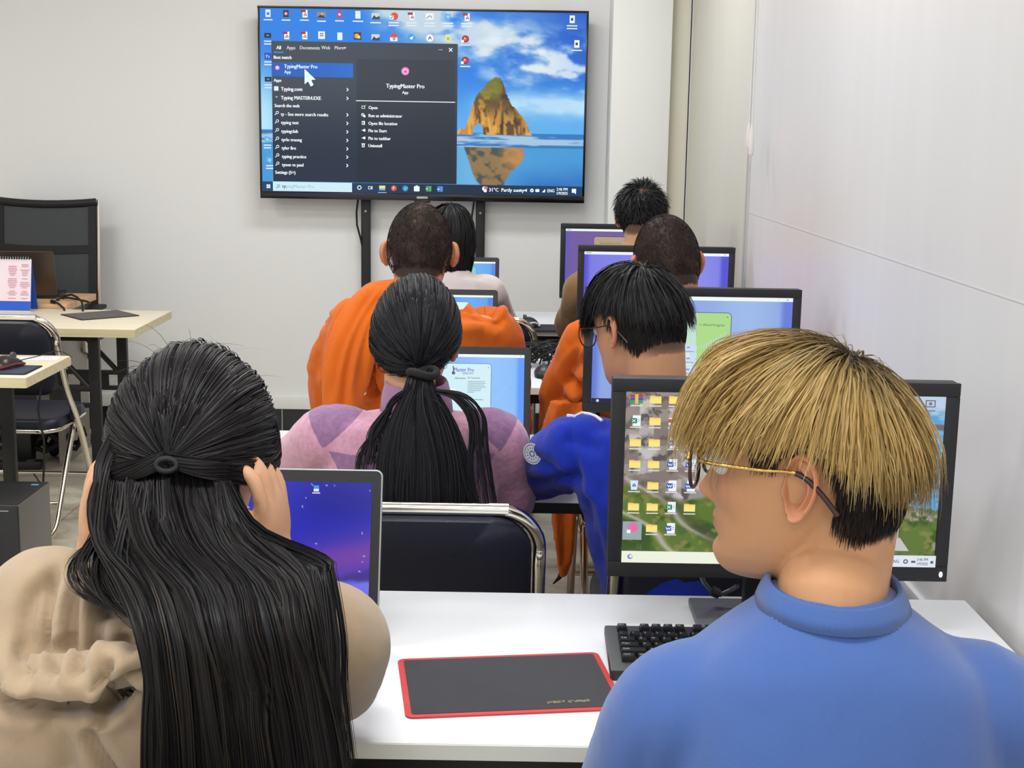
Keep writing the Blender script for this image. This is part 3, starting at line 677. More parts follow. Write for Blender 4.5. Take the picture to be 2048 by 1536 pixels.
def app_screen(w, h, base, glow, edge, panel, kind):
    s = Screen(w, h, 1920, 1080)
    def fn(U, V):
        x = U / 1920; y = V / 1080; c = np.zeros(U.shape + (3,)); c[:] = base
        c = mixc(c, glow, np.exp(-((x - .75 - .1 * y) / .16) ** 2) * .8); c = mixc(c, glow, np.exp(-((x - .3) / .2) ** 2) * .4); c = mixc(c, edge, sst(.93, .965, x)); c = mixc(c, edge, 1 - sst(.01, .05, x))
        return c
    s.grid(fn, 80, 30)
    if kind != 'plain_dim': s.rect(0, 0, 1920, 38, (238, 246, 255))
    s.rect(20, 14, 90, 24, (120, 130, 150)); s.rect(1770, 17, 1786, 21, (110, 120, 150)); s.rect(1862, 13, 1874, 24, (110, 120, 150))
    dark = tuple(int(v * .45) for v in base)
    if kind in ('menu', 'keys', 'tan'):
        px0, px1, py0, py1 = (470, 1430, 130, 960)
        if kind == 'keys': px0, px1, py0, py1 = 380, 1330, 160, 960
        s.rr(px0 - 7, py0 - 7, px1 + 7, py1 + 7, 44, tuple(int(v * .62) for v in base)); s.rr(px0, py0, px1, py1, 38, panel)
    if kind == 'menu':
        s.text(880, 236, 78, 'Master Pro', (120, 116, 200), 'l', .03, .85); s.text(1010, 268, 44, 'typing tutor', (120, 120, 190), 'l', .02, .8)
        s.text(900, 336, 34, 'Information', (90, 110, 120), 'l', .03); s.circ(1105, 318, 10, (110, 130, 140)); s.text(1130, 330, 34, 'Comments', (96, 116, 126), 'l', .02, .9)
        s.rect(1080, 290, 1090, 600, (206, 228, 236))
        for k, wd in enumerate((250, 262, 240, 268, 206, 190, 96)): s.rect(1094, 364 + k * 24, 1094 + wd, 374 + k * 24, (150, 172, 182))
        s.rect(1094, 606, 1320, 616, (126, 150, 166)); s.rect(1094, 664, 1260, 673, (150, 170, 182)); s.rect(1090, 650, 1400, 654, (226, 240, 246))
        s.rect(700, 440, 920, 640, (236, 244, 252)); s.rect(700, 440, 920, 470, (216, 230, 244)); s.circ(1395, 176, 12, (130, 160, 170)); s.circ(1395, 176, 7, panel)
        s.line([(1420, 720), (1740, 330)], 5, tuple(min(255, v + 14) for v in glow))
    if kind == 'keys':
        s.poly([(1000, 160), (1292, 160), (1319, 171), (1330, 198), (1330, 960), (1000, 960)], (172, 218, 138))
        s.text(1060, 290, 34, 'Word Progress', (90, 130, 90), 'l', .02); s.circ(1036, 280, 14, (150, 190, 160)); s.circ(1296, 200, 8, (120, 160, 110))
        for k in range(12): s.rect(1030 + k * 23, 500 - k * 14, 1030 + k * 23 + 12, 512, (196, 224, 196)); s.rect(1042 + k * 23, 500 - k * 14, 1045 + k * 23, 512, (120, 160, 140))
        s.rect(640, 436, 900, 446, (140, 170, 150))
        for r in range(5):
            for k in range(11 - (r == 4) * 6): s.rect(560 + r * 14 + k * 34, 490 + r * 70, 590 + r * 14 + k * 34, 548 + r * 70, (222, 236, 240) if (k + r) % 5 else (236, 222, 222))
            if r < 4: s.rect(960, 486 + r * 72, 1080 - 130 + 60, 540 + r * 72, (206, 218, 244))
        for r in range(3): s.rect(900, 486 + r * 110, 980, 548 + r * 110, (208, 220, 244)); s.rect(900, 540 + r * 110, 980, 550 + r * 110, (150, 164, 220)); s.rect(912, 498 + r * 110, 944, 510 + r * 110, (130, 140, 190))
    if kind == 'tan':
        s.text(560, 250, 50, 'TypingMaster Pro', (140, 124, 90), 'l', .02); s.rect(620, 330, 1200, 340, (140, 128, 96))
    if kind != 'plain_dim':
        s.rect(0, 1030, 1920, 1080, (226, 240, 255) if kind == 'menu' else (38, 40, 60)); s.rect(1770, 1048, 1800, 1056, (120, 140, 180)); s.circ(1872, 1054, 9, (80, 96, 130)); s.circ(60, 1054, 14, (206, 220, 250)); s.rect(1560, 1050, 1600, 1058, (140, 150, 190))
    return s
# ------------------------------------------------------------------ desks
ROWS = [1.732, 3.06, 4.40, 5.735]; DD = .625; XL, XR = -.68, .822
def leg_tube(mb, p, s=.04, h=.69):
    mb.box((p[0], p[1], h / 2), (s, s, h), .003)
def make_desk(i, label):
    y0 = ROWS[i]; XL = (-.68, -.66, -.60, -.62)[i]; t = thing('computer_desk', label, 'desk', ((XL + XR) / 2, y0 + DD / 2, 0), 0, 'white desks in rows')
    W = XR - XL
    tp = MB().box((0, 0, .7285), (W, DD, .023), .0022)
    obj('tabletop', tp, M['desk'], t)
    obj('front_edge', MB().box((0, -DD / 2 - .0006, .7275), (W - .004, .0022, .0215)), M['deskedge'], t)
    for sx in (-1, 1):
        for sy in (-1, 1):
            mb = MB(); leg_tube(mb, (sx * (W / 2 - .05), sy * (DD / 2 - .06)), .04, .717); obj('leg', mb, M['steel'], t)
    for sy in (-1, 1): obj('rail', MB().box((0, sy * (DD / 2 - .06), .697), (W - .14, .025, .04), .002), M['steel'], t)
    for sx in (-1, 1): obj('rail', MB().box((sx * (W / 2 - .05), 0, .697), (.025, DD - .16, .04), .002), M['steel'], t)
    return t
dk_lab = ['white desk in the front row with a red bordered mouse pad on it', 'white desk of the second row, in front of the pink sweater and the blue jacket',
          'white desk of the third row with a tangle of black cables on it', 'white desk of the far row, nearest the television']
for i in range(4): make_desk(i, dk_lab[i])

def make_folding_table(y0, dep, xr, xl, label, holes=True):
    t = thing('training_table', label, 'table', (xr, y0 + dep / 2, 0), 0, 'pale wooden tables left of the aisle')
    L = xr - xl
    obj('tabletop', MB().box((-L / 2, 0, .7225), (L, dep, .035), .002), M['birch'], t)
    obj('edge_band', MB().box((-L / 2, -dep / 2 - .0006, .7225), (L - .003, .002, .0335)), M['birchedge'], t)
    obj('edge_band', MB().box((.0006, 0, .7225), (.002, dep - .003, .0335)), M['birchedge'], t)
    for xx in (-.2, -L + .2):
        for sy in (-1, 1):
            mb = MB(); mb.box((xx, sy * (dep / 2 - .1), .3525), (.045, .03, .705), .003); obj('leg', mb, M['steel'], t)
        obj('foot', MB().box((xx, 0, .02), (.045, dep - .06, .03), .004), M['steel'], t)
        obj('rail', MB().box((xx, 0, .69), (.04, dep - .2, .03), .003), M['steel'], t)
    for sy in (-1, 1):
        yy = sy * (dep / 2 - .1)
        obj('rail', MB().box((-L / 2, yy, .69), (L - .36, .025, .03), .003), M['steel'], t)
        obj('brace', MB().tube([(-.21, yy, .46), (-.42, yy, .69)], .012, 8), M['steel'], t)
        obj('brace', MB().tube([(-L + .21, yy, .46), (-L + .42, yy, .69)], .012, 8), M['steel'], t)
        mb = MB()
        mb.box((-L / 2, yy, .47), (L - .4, .02, .02), .002); mb.box((-L / 2, yy, .40), (L - .4, .02, .02), .002); mb.box((-L / 2, yy, .435), (L - .9, .014, .06), .002)
        mb.box((-.33, yy, .435), (.13, .014, .06), .002)
        obj('lower_beam', mb, M['steel'], t)
    return t
make_folding_table(5.56, .61, -1.553, -3.15, 'pale wooden table at the front left, carrying the desk calendar and a dark mouse pad')
make_folding_table(4.42, .46, -1.598, -3.15, 'pale wooden table cut by the left border, carrying a mouse on a dark pad')
# teacher's desk
t = thing('teacher_desk', 'orange brown wooden desk at the front wall carrying an open laptop', 'desk', (-2.03, 6.40, 0))
obj('tabletop', MB().box((-.65, 0, .745), (1.3, .44, .03), .002), M['oak'], t)
obj('side_panel', MB().box((-.06, 0, .365), (.02, .41, .73), .002), M['greyoak'], t); obj('side_panel', MB().box((-1.2, 0, .365), (.02, .41, .73), .002), M['greyoak'], t)
obj('front_panel', MB().box((-.63, -.18, .50), (1.12, .018, .44), .002), M['greyoak'], t)

# ------------------------------------------------------------------ folding chairs
def make_chair(name, label, loc, rotz=0):
    """sitter faces +y; back top at y=-.22"""
    t = thing(name, label, 'chair', loc, rotz, 'navy folding chairs')
    w = .445; r = .0125; hx = w / 2
    # long tube: front foot, past the seat, round the back and down again
    side = [(.235, .03), (.16, .2), (.08, .36), (.0, .475), (-.075, .56), (-.125, .66), (-.165, .75)]
    pts = [(-hx, y, z) for y, z in side]
    R = .085; topz = .865
    for k in range(9):
        a = PI - PI / 2 * k / 8; pts.append((-hx + R + R * math.cos(a), -.165 - .04 * math.sin(a), topz - R + R * math.sin(a)))
    m = [(-p[0], p[1], p[2]) for p in pts][::-1]
    n_pts = pts + m
    # smooth
    P = np.array(n_pts); 
    Q = [P[0]]
    for i in range(len(P) - 1):
        p0, p1, p2, p3 = P[max(i - 1, 0)], P[i], P[i + 1], P[min(i + 2, len(P) - 1)]
        for k in range(1, 4):
            u = k / 3; Q.append(.5 * ((2 * p1) + (-p0 + p2) * u + (2 * p0 - 5 * p1 + 4 * p2 - p3) * u * u + (-p0 + 3 * p1 - 3 * p2 + p3) * u ** 3))
    obj('front_frame', MB().tube(Q, r, 12), M['chrome'], t, ang=80)
    # rear legs: one U whose runner lies on the floor
    wx = hx - .028; rl = [(-wx, .10, .45), (-wx, -.02, .30), (-wx, -.16, .10)]
    for k in range(7):
        a = k / 6 * PI / 2; rl.append((-wx + .07 * (1 - math.cos(a)), -.175 - .06 * math.sin(a), .08 - .066 * math.sin(a)))
    rl = rl + [(-p[0], p[1], p[2]) for p in rl[::-1]]
    obj('rear_frame', MB().tube(rl, r * .95, 12), M['chrome'], t, ang=80)
    obj('crossbar', MB().tube([(-hx, .165, .19), (hx, .165, .19)], .008, 10), M['chrome'], t, ang=80)
    obj('crossbar', MB().tube([(-wx, -.13, .145), (wx, -.13, .145)], .008, 10), M['chrome'], t, ang=80)
    # seat cushion over a chrome edge
    sp = rrect(.40, .40, .07, 6)
    def ring(s, z): return [(p[0] * s, p[1] * s + .04 + (0.012 if p[1] > 0 else 0), z) for p in sp]
    mb = MB(); mb.rings([ring(.96, .428), ring(1, .434), ring(1.0, .455), ring(.97, .468), ring(.9, .474), ring(.5, .478)]); obj('seat', mb, M['navy'], t, ang=50)
    obj('seat_rim', MB().tube([(p[0] * 1.01, p[1] * 1.01 + .04, .430) for p in sp], .008, 8, closed=True), M['chrome'], t, ang=80)
    # backrest pad inside the arch
    bp = rrect(w - .03, .30, .075, 6)
    def bring(s, off, zz=1.0):
        out = []
        for p in bp:
            z = .705 + p[1] * s; y = -.165 + (z - .75) * -.30 if z < .75 else -.165 - (z - .75) * .30
            y = -.125 - (z - .66) * .42; y = max(y, -.20); out.append((p[0] * s, y + off - .012 * math.cos(p[0] / w * PI), z))
        return out
    mb = MB(); mb.rings([bring(.5, -.016), bring(.93, -.016), bring(.985, -.010), bring(1, 0), bring(.985, .010), bring(.93, .018), bring(.5, .02)]); obj('backrest', mb, M['navy'], t, ang=50)
    for sx in (-1, 1):
        obj('hinge_bracket', MB().box((sx * (hx - .012), .045, .462), (.02, .09, .04), .006), M['black_soft'], t)
        obj('foot_cap', MB().tube([(sx * hx, .245, .008), (sx * hx, .228, .045)], .016, 10), M['black_soft'], t)
    return t
CH = make_chair('folding_chair', 'navy folding chair of the girl in the pink sweater, against the front desk', (-.165, 2.665, 0))
for loc, rz, lab in (((-1.905, 5.16, 0), 0, 'empty navy folding chair beside the wooden tables left of the aisle'),
                     ((.425, 2.675, 0), 0, 'navy folding chair under the boy in the blue jacket, behind the front monitor'),
                     ((-.20, 3.99, 0), 0, 'folding chair under the left monk, hidden by his orange robe'),
                     ((.42, 3.99, 0), 0, 'folding chair under the right monk, its chrome tube beside the hanging robe corner'),
                     ((-.14, 5.33, 0), 0, 'folding chair of the girl with long loose hair in the far row'),
                     ((.46, 5.33, 0), 0, 'folding chair of the boy with short black hair in the far row'),
                     ((-.36, 1.33, 0), 0, 'folding chair under the girl in the beige hoodie'),
                     ((.36, 1.33, 0), 0, 'folding chair under the blond man in the blue sweatshirt')):
    dup(CH, loc, rz, lab)

# mesh office chair at the front wall
M['meshf'] = mat('grey_mesh', (64, 67, 70), .75, noise=(400, .25)); M['mesh2'] = mat('black_mesh_edge', (22, 23, 25), .7)
t = thing('office_chair', 'black mesh office chair with tall back against the front wall', 'chair', (-2.325, 6.76, 0), 0)
wq = .49
def back_pt(u, v):   # u -1..1, v 0..1
    return (u * wq / 2, .02 + .06 * v - .03 * (1 - u * u), .62 + .57 * v - .012 * (1 - u * u) * v)
def back_panel(u0, u1, v0, v1, off, th):
    mb = MB(); U = np.linspace(u0, u1, 9); Vv = np.linspace(v0, v1, 7)
    f = [np.array([[back_pt(u, v) for u in U] for v in Vv]) + (0, o, 0) for o in (off - th / 2, off + th / 2)]
    vs = np.concatenate([f[0].reshape(-1, 3), f[1].reshape(-1, 3)]); n, m = 9, 7; b = n * m; fc = []
    for j in range(m - 1):
        for i in range(n - 1):
            a = j * n + i; fc.append((a, a + 1, a + n + 1, a + n)); fc.append((b + a, b + a + n, b + a + n + 1, b + a + 1))
    for i in range(n - 1):
        fc.append((i, b + i, b + i + 1, i + 1)); k = (m - 1) * n + i; fc.append((k, k + 1, b + k + 1, b + k))
    for j in range(m - 1):
        a = j * n; fc.append((a, a + n, b + a + n, b + a)); k = j * n + n - 1; fc.append((k, b + k, b + k + n, k + n))
    return mb.add(vs, fc)
obj('backrest', back_panel(-.92, .92, 0, 1, 0, .006), M['meshf'], t)
for a, b_ in ((-1, -.86), (.86, 1)): obj('side_band', back_panel(a, b_, 0, 1, 0, .016), M['mesh2'], t)
obj('lumbar_band', back_panel(-.86, .86, .565, .635, -.004, .008), M['mesh2'], t)
obj('top_roll', MB().tube([np.array(back_pt(u, 1)) + (0, .0, .0) for u in np.linspace(-1.0, 1.0, 9)], .02, 10), M['mesh2'], t)
for sx in (-1, 1):
    obj('back_frame', MB().tube([np.array(back_pt(sx * 1.04, v)) for v in np.linspace(-.25, 1.02, 8)], .008, 8), M['chrome'], t)
    ar = [(sx * .26, .05, .60), (sx * .28, -.02, .655), (sx * .28, -.14, .665), (sx * .28, -.26, .66), (sx * .275, -.29, .62), (sx * .26, -.24, .50), (sx * .25, -.1, .46)]
    obj('armrest', MB().tube(ar, .014, 10), M['chrome'], t); obj('arm_pad', MB().box((sx * .28, -.12, .682), (.05, .24, .022), .009), M['black_soft'], t)
mb = MB(); mb.rings([[(p[0] * s, p[1] * s - .2, z) for p in rrect(.48, .47, .06)] for s, z in ((.95, .43), (1, .44), (1, .46), (.95, .475))]); obj('seat', mb, M['mesh2'], t)
obj('gas_lift', MB().tube([(0, -.18, .08), (0, -.18, .44)], .026, 12), M['chrome'], t)
for k in range(5):
    a = k * 2 * PI / 5 + .3; c, s_ = math.cos(a), math.sin(a)
    lg = obj('leg', MB().tube([(0, -.18, .11), (c * .14, -.18 + s_ * .14, .1), (c * .235, -.18 + s_ * .235, .07)], [.025, .02, .014], 8), M['chrome'], t)
    obj('caster', MB().ell((c * .235, -.18 + s_ * .235, .028), (.024, .024, .028), seg=12, rg=8), M['black'], lg)

# ------------------------------------------------------------------ television on its floor stand
TVY = 6.90
p0 = at_y(514, 11, TVY); p1 = at_y(1177, 22, TVY); p2 = at_y(522, 396, TVY)
tw = 1.62; th = p0[2] - p2[2]; tcx = (p0[0] + p1[0]) / 2 + .002; tz = p2[2]
t = thing('television', 'large wide television on a black stand in front of the wall, showing a search menu', 'television', (tcx, TVY, tz))
obj('housing', MB().box((0, .022, th / 2), (tw, .04, th), .004), M['black'], t)
obj('rear_bulge', MB().box((0, .052, th * .42), (tw * .6, .03, th * .6), .01), M['black'], t)
M['gloss'] = mat('gloss_black', (14, 15, 18), .15)
bz = .011; bb = .034
for c, d in (((0, .0, th - bz / 2), (tw, .012, bz)), ((0, .0, bb / 2), (tw, .012, bb)), ((-tw / 2 + bz / 2, 0, (th + bb - bz) / 2), (bz, .012, th - bb - bz)), ((tw / 2 - bz / 2, 0, (th + bb - bz) / 2), (bz, .012, th - bb - bz))):
    obj('bezel', MB().box(c, d, .002), M['gloss'], t)
obj('logo', MB().box((0, -.0065, bb * .45), (.055, .001, .011), .0003), M['silver'], t)
obj('receiver', MB().box((0, -.002, -.004), (.08, .016, .01), .002), M['gloss'], t)
tv_screen(tw - 2 * bz, th - bz - bb).build('screen', t, M['screen'], (0, .0, bb))
t = thing('television_stand', 'black steel two-post floor stand carrying the big television', 'stand', (tcx, 6.988, 0))
for px in (731, 960):
    x = at_y(px, 480, 6.965)[0] - tcx
    ps = obj('post', MB().box((x, 0, .85), (.047, .03, 1.7), .003), M['steel'], t)
    for z in (1.16, 1.3): obj('bolt', MB().tube([(x, -.016, z), (x, -.019, z)], .006, 8), M['silver'], ps)
    obj('foot', MB().box((x, -.02, .02), (.06, .06, .04), .004), M['steel'], t)
obj('crossbar', MB().box((-.0, 0, 1.5), (.75, .024, .05), .003), M['steel'], t); obj('crossbar', MB().box((-.0, 0, .3), (.6, .024, .05), .003), M['steel'], t)
for lab, pl in (('thin black cable hanging from the television, left of its left post', [(716, 398, 6.93), (713, 425, 6.95), (714, 450, 6.95), (721, 476, 6.96), (724, 490, 6.975)]),
                ('thin black cable hanging from the television beside its right post', [(948, 404, 6.93), (944, 430, 6.95), (942, 450, 6.95), (948, 480, 6.96), (952, 495, 6.975)])):
    pts = [at_y(*q) for q in pl]; t = thing('cable', lab, 'cable', pts[-1]); obj('cable_run', MB().tube(pts, .005, 8), M['black_soft'], t, world=True)

# ------------------------------------------------------------------ monitors
def make_monitor(label, cx, y, screen, w=.556, top=1.172, bot=.842, tilt=.0, zt=.74, led=False):
    t = thing('desktop_monitor', label, 'monitor', (cx, y + .075, zt), 0, 'black desktop monitors')
    h = top - bot; zb = bot - zt; Y = -.075
    def part(name, mb, m): 
        o = obj(name, mb, m, t); return o
    part('housing', MB().slab((0, Y + .018, zb + h / 2), (w, .028, h), .006, .002, 'y'), M['bezel'])
    bs, bt, bbm = .022, .022, .026
    for c, d in (((0, Y + .002, zb + h - bt / 2), (w, .008, bt)), ((0, Y + .002, zb + bbm / 2), (w, .008, bbm)), ((-w / 2 + bs / 2, Y + .002, zb + (h - bt + bbm) / 2), (bs, .008, h - bt - bbm)), ((w / 2 - bs / 2, Y + .002, zb + (h - bt + bbm) / 2), (bs, .008, h - bt - bbm))):
        part('bezel', MB().box(c, d, .0018), M['bezel'])
    part('rear_shell', MB().box((0, Y + .045, zb + h * .5), (w * .62, .03, h * .62), .012), M['bezel'])
    screen(w - 2 * bs, h - bt - bbm).build('screen', t, M['screen'], (0, Y + .0015, zb + bbm))
    if led: part('power_led', MB().ell((w / 2 - .011, Y - .003, zb + .013), (.003, .0015, .005), seg=10, rg=8), M['led'])
    part('stand_neck', MB().box((0, .02, zb * .5 + .05), (.075, .03, zb + .1), .006), M['black'])
    part('stand_base', MB().box((0, -.02, .008), (.245, .20, .014), .004), M['dgrey'])
    part('cable_clip', MB().tube([(.12, .02, .07), (.12, -.0, .07)], .045, 20), M['dgrey']) if led else None
    return t
lm, lt, lb = nt('white_led'); lb.inputs['Emission Color'].default_value = (1, 1, 1, 1); lb.inputs['Emission Strength'].default_value = 1.5; M['led'] = lm
make_monitor('black monitor on the front desk with a coast picture and rows of folder icons', .439, 2.15, coast_screen, led=True)
make_monitor('black monitor of the second row with a green typing panel on its screen', .463, 3.5, lambda w, h: app_screen(w, h, (140, 164, 224), (160, 190, 236), (104, 124, 216), (196, 226, 212), 'keys'))
make_monitor('black monitor of the third row with a plain periwinkle screen, behind the right monk', .505, 4.85, lambda w, h: app_screen(w, h, (122, 124, 226), (140, 144, 236), (84, 84, 210), (255, 255, 255), 'plain'))
make_monitor('black monitor of the far row with a dull purple screen and a tan panel', .482, 6.05, lambda w, h: app_screen(w, h, (112, 92, 160), (124, 98, 150), (96, 92, 184), (176, 160, 130), 'tan'))
# thin audio cable behind the front monitor
pts = [at_y(1398, 1140, 2.24), at_y(1408, 1165, 2.25), at_y(1425, 1185, 2.26), at_y(1440, 1190, 2.26), at_y(1462, 1180, 2.26), at_y(1475, 1172, 2.24)]
t = thing('monitor_cable', 'grey looped cable hanging under the front monitor beside its stand', 'cable', pts[3]); obj('cable_run', MB().tube(pts, .004, 8), M['dgrey'], t, world=True)
obj('ferrite_bead', MB().tube([at_y(1424, 1182, 2.258), at_y(1438, 1188, 2.258)], .009, 10), M['black'], t, world=True)

# ------------------------------------------------------------------ laptops
def make_laptop(label, xr, yh, screen, w=.37, hgt=.265, tilt=.33, zt=.74, light=False, rotz=0):
    t = thing('laptop', label, 'laptop', (xr - w / 2, yh, zt), rotz, 'laptops on the white desks')
    bd = MB().slab((0, -.122, .0115), (w, .245, .017), .012, .002, 'z'); obj('base', bd, M['silver'] if light else M['black'], t)
    obj('keyboard', MB().box((0, -.085, .0205), (w * .86, .10, .002), .0006), M['black'], t); obj('touchpad', MB().box((-.02, -.19, .0203), (.1, .065, .001)), M['dgrey'], t)
    for sx in (-1, 1): obj('hinge', MB().tube([(sx * w * .38 - .03, -.002, .022), (sx * w * .38 + .03, -.002, .022)], .008, 10), M['black'], t)
    lid = obj('lid', MB().slab((0, 0, hgt / 2), (w, .007, hgt), .011, .0015, 'y'), M['silver'] if light else M['bezel'], t)
    lid.location = (0, .004, .02); lid.rotation_euler = (-tilt, 0, 0)
    obj('bezel', MB().slab((0, -.0042, hgt / 2), (w - .005, .0016, hgt - .005), .009, .0, 'y'), M['bezel'], lid)
    b_ = .017; screen(w - 2 * b_, hgt - b_ * 1.25 - .035).build('screen', lid, M['screen'], (0, -.0056, .035))
    return t
make_laptop('laptop with a blue and purple space picture in front of the hoodie girl', -.207, 2.075, space_screen, light=True)
make_laptop('laptop with a pale menu on blue before the girl in the pink sweater', .048, 3.41, lambda w, h: app_screen(w, h, (126, 178, 242), (142, 192, 248), (84, 150, 246), (206, 236, 244), 'menu'))
make_laptop('laptop mostly hidden by the orange shoulder of the left monk', -.055, 4.73, lambda w, h: app_screen(w, h, (86, 150, 226), (100, 164, 236), (70, 124, 214), (206, 236, 236), 'menu'))
make_laptop('laptop in front of the girl with long loose hair in the far row', -.066, 6.03, lambda w, h: app_screen(w, h, (72, 150, 226), (90, 170, 236), (60, 124, 220), (120, 200, 200), 'menu'))

# ------------------------------------------------------------------ things on the front desk
def pad(name, label, c, d, rz, m_in, m_edge, z=.74, th=.003, group='mouse pads'):
    t = thing(name, label, 'mouse pad', (c[0], c[1], z), rz, group)
    obj('border', MB().slab((0, 0, th / 2), (d[0], d[1], th), .012, .0008), m_edge, t)
    obj('surface', MB().slab((0, 0, th + .0003), (d[0] - .018, d[1] - .018, .0008), .006), m_in, t)
    return t
M['padred'] = mat('red_pad_edge', (206, 62, 62), .6); M['padcloth'] = mat('grey_pad_cloth', (62, 63, 69), .9, noise=(24, .09), bump=(1500, .2)); M['paddark'] = mat('dark_pad', (44, 45, 52), .8, noise=(30, .1)); M['worn'] = mat('worn_gold_print', (150, 140, 112), .7)
v0 = np.array((-.168, 2.024)); v1 = np.array((.128, 2.065)); ex = v1 - v0; rz = math.atan2(ex[1], ex[0]); ey = np.array((math.sin(rz), -math.cos(rz)))
cc = v0 + ex / 2 + ey * .108 + (.006, 0)
t = pad('mouse_pad', 'dark grey mouse pad with a red stitched border on the front desk', cc, (.318, .22), rz, M['padcloth'], M['padred'])
mb = MB(); V, Fc = text_mesh('Qumilas  Bgyp'); V = V * (.017, .014, 1)
rr = np.random.default_rng(3)                       # the worn away print reads upside down from here
for i in range(34):
    k = i / 34; x = .048 + k * .062; 
    if .40 < k < .5: continue
    mb.box((x, -.080 + rr.uniform(-.002, .002), .0042), (rr.uniform(.001, .003), rr.uniform(.003, .009), .0002), 0, rotm(0, 0, rr.uniform(-.6, .6)))
obj('worn_print', mb, M['worn'], t)

# keyboard
t = thing('keyboard', 'black computer keyboard at the left elbow of the blond man', 'keyboard', (.382, 2.035, .74), 0.0)
kw, kd = .452, .158
tiltk = rotm(.09, 0, 0)
M['kbd'] = mat('keyboard_shell', (50, 52, 54), .45); M['key'] = mat('black_keycap', (22, 23, 26), .4); M['keyprint'] = mat('key_legend', (200, 202, 206), .5)
obj('shell', MB().box((0, 0, .016), (kw, kd, .018), .004, tiltk), M['kbd'], t)
obj('palm_lip', MB().box((0, -kd / 2 - .004, .0075), (kw - .03, .016, .012), .004), M['kbd'], t)
u = .0190; x_l = -kw / 2 + .018
rows = [(.061, [1, -.9, 1, 1, 1, 1, -.5, 1, 1, 1, 1, -.5, 1, 1, 1, 1, -.25, 1, 1, 1]), (.0335, [1] * 13 + [2, -.25, 1, 1, 1, -.25, 1, 1, 1, 1]), (.0145, [1.5] + [1] * 12 + [1.5, -.25, 1, 1, 1, -.25, 1, 1, 1, 1]),
        (-.0045, [1.75] + [1] * 11 + [2.25, -3.5, 1, 1, 1]), (-.0235, [2.25] + [1] * 10 + [2.75, -1.25, 1, -1.25, 1, 1, 1, 1]), (-.0425, [1.25, 1.25, 1.25, 6.25, 1.25, 1.25, 1.25, 1.25, -.25, 1, 1, 1, -.25, 2, 1])]
legends = {0: ['Esc', 'F1', 'F2', 'F3', 'F4'], 1: ['~', '1', '2', '3', '4', '5', '6', '7'], 2: ['Tab', 'Q', 'W', 'E', 'R', 'T'], 3: ['Caps', 'A', 'S', 'D'], 4: ['Shift', 'Z', 'X'], 5: ['Ctrl', 'Win', 'Alt']}
nk = 0
for ri, (yy, ks) in enumerate(rows):
    x = x_l; li = 0
    for k in ks:
        if k < 0: x += -k * u; continue
        wd = k * u
        if x + wd > kw / 2 - .006: break
        c = np.array((x + wd / 2, yy, .030)) @ np.eye(3); cw = tiltk @ (c - (0, 0, .016)) + (0, 0, .016)
        s0, s1 = wd - .0022, wd - .006
        def ring(a, b, z): return [tiltk @ (np.array((x + wd / 2 + sx * a / 2, yy + sy * b / 2, z)) - (0, 0, .016)) + (0, 0, .016) for sx, sy in ((-1, -1), (1, -1), (1, 1), (-1, 1))]
        ko = obj('key', MB().rings([ring(s0, .0168, .024), ring(s0, .0168, .027), ring(s1, .0125, .0335), ring(s1 - .002, .011, .0336)]), M['key'], t, ang=20)
        if ri in legends and li < len(legends[ri]):
            V, Fc = text_mesh(legends[ri][li], 1); V = V * .006
            V = (V + (x + .0045, yy - .001, .0338) - (0, 0, .016)) @ tiltk.T + (0, 0, .016)
            obj('legend', MB().add(V, Fc), M['keyprint'], ko, smooth=False, ang=0)
        li += 1; x += wd; nk += 1

# ------------------------------------------------------------------ mice, pads, cables on the other desks
def make_mouse(label, loc, rz, shell, trim, s=1.0, cable=None, cable_label=None, mshell=None):
    t = thing('computer_mouse', label, 'mouse', loc, rz, 'computer mice')
    n = 14; rg = []
    for i in range(n):
        k = i / (n - 1); y = -.058 + .116 * k
        w_ = .031 * (1 - abs(2 * k - 1) ** 3.2) ** .5 * (1 - .12 * math.exp(-((k - .55) / .15) ** 2)) + .0005; hh = .037 * (math.sin(PI * min(max(k * .94 + .03, 0), 1)) ** .7) * (1 - .35 * k) + .001
        rg.append([(w_ * math.cos(a), y, max(0, hh * math.sin(a)) + (0.0 if math.sin(a) >= 0 else 0)) for a in np.linspace(0, PI, 13)])
    R_ = np.array(rg) * s
    obj('shell', MB().rings(R_), shell, t, ang=60)
    if trim is not None:
        obj('trim_strip', MB().tube([R_[i][1] * (1.02, 1, 1) for i in range(1, n - 1)], .0035 * s, 8), trim, t); obj('trim_strip', MB().tube([R_[i][11] * (1.02, 1, 1) for i in range(1, n - 1)], .0035 * s, 8), trim, t)
        obj('trim_strip', MB().tube([R_[1][k] + (0, -.001, 0) for k in range(1, 12)], .0035 * s, 8), trim, t)
    obj('wheel', MB().tube([(-.004 * s, .03 * s, .0265 * s), (.004 * s, .03 * s, .0265 * s)], .009 * s, 12), M['dgrey'], t)
    if cable: obj('cord', MB().tube(cable, .0017, 6), M['black_soft'], t)
    return t
mwhite = mat('white_trim', (214, 216, 218), .35); mdark = mat('mouse_black', (30, 31, 34), .4); mred = mat('mouse_maroon', (46, 26, 30), .3)
mo = at_z(1047, 655, .745)
t = pad('mouse_pad', 'black mouse pad under the white trimmed mouse on the far desk', (.175, mo[1] + .03), (.29, .2), .02, M['paddark'], M['black_soft'])
make_mouse('black and white mouse on the far desk, nearest the television', (mo[0] + .02, mo[1] + .06, .7445), PI * .12, mdark, mwhite, 1.25, [(0, .07, .012), (-.02, .1, .02), (-.06, .115, .035), (-.085, .09, .03), (-.12, .06, .01)])
mo = at_z(1086, 757, .742)
pad('mouse_pad', 'black mouse pad beside the cable tangle on the third row desk', (.24, mo[1] + .06), (.28, .2), 0, M['paddark'], M['black_soft'])
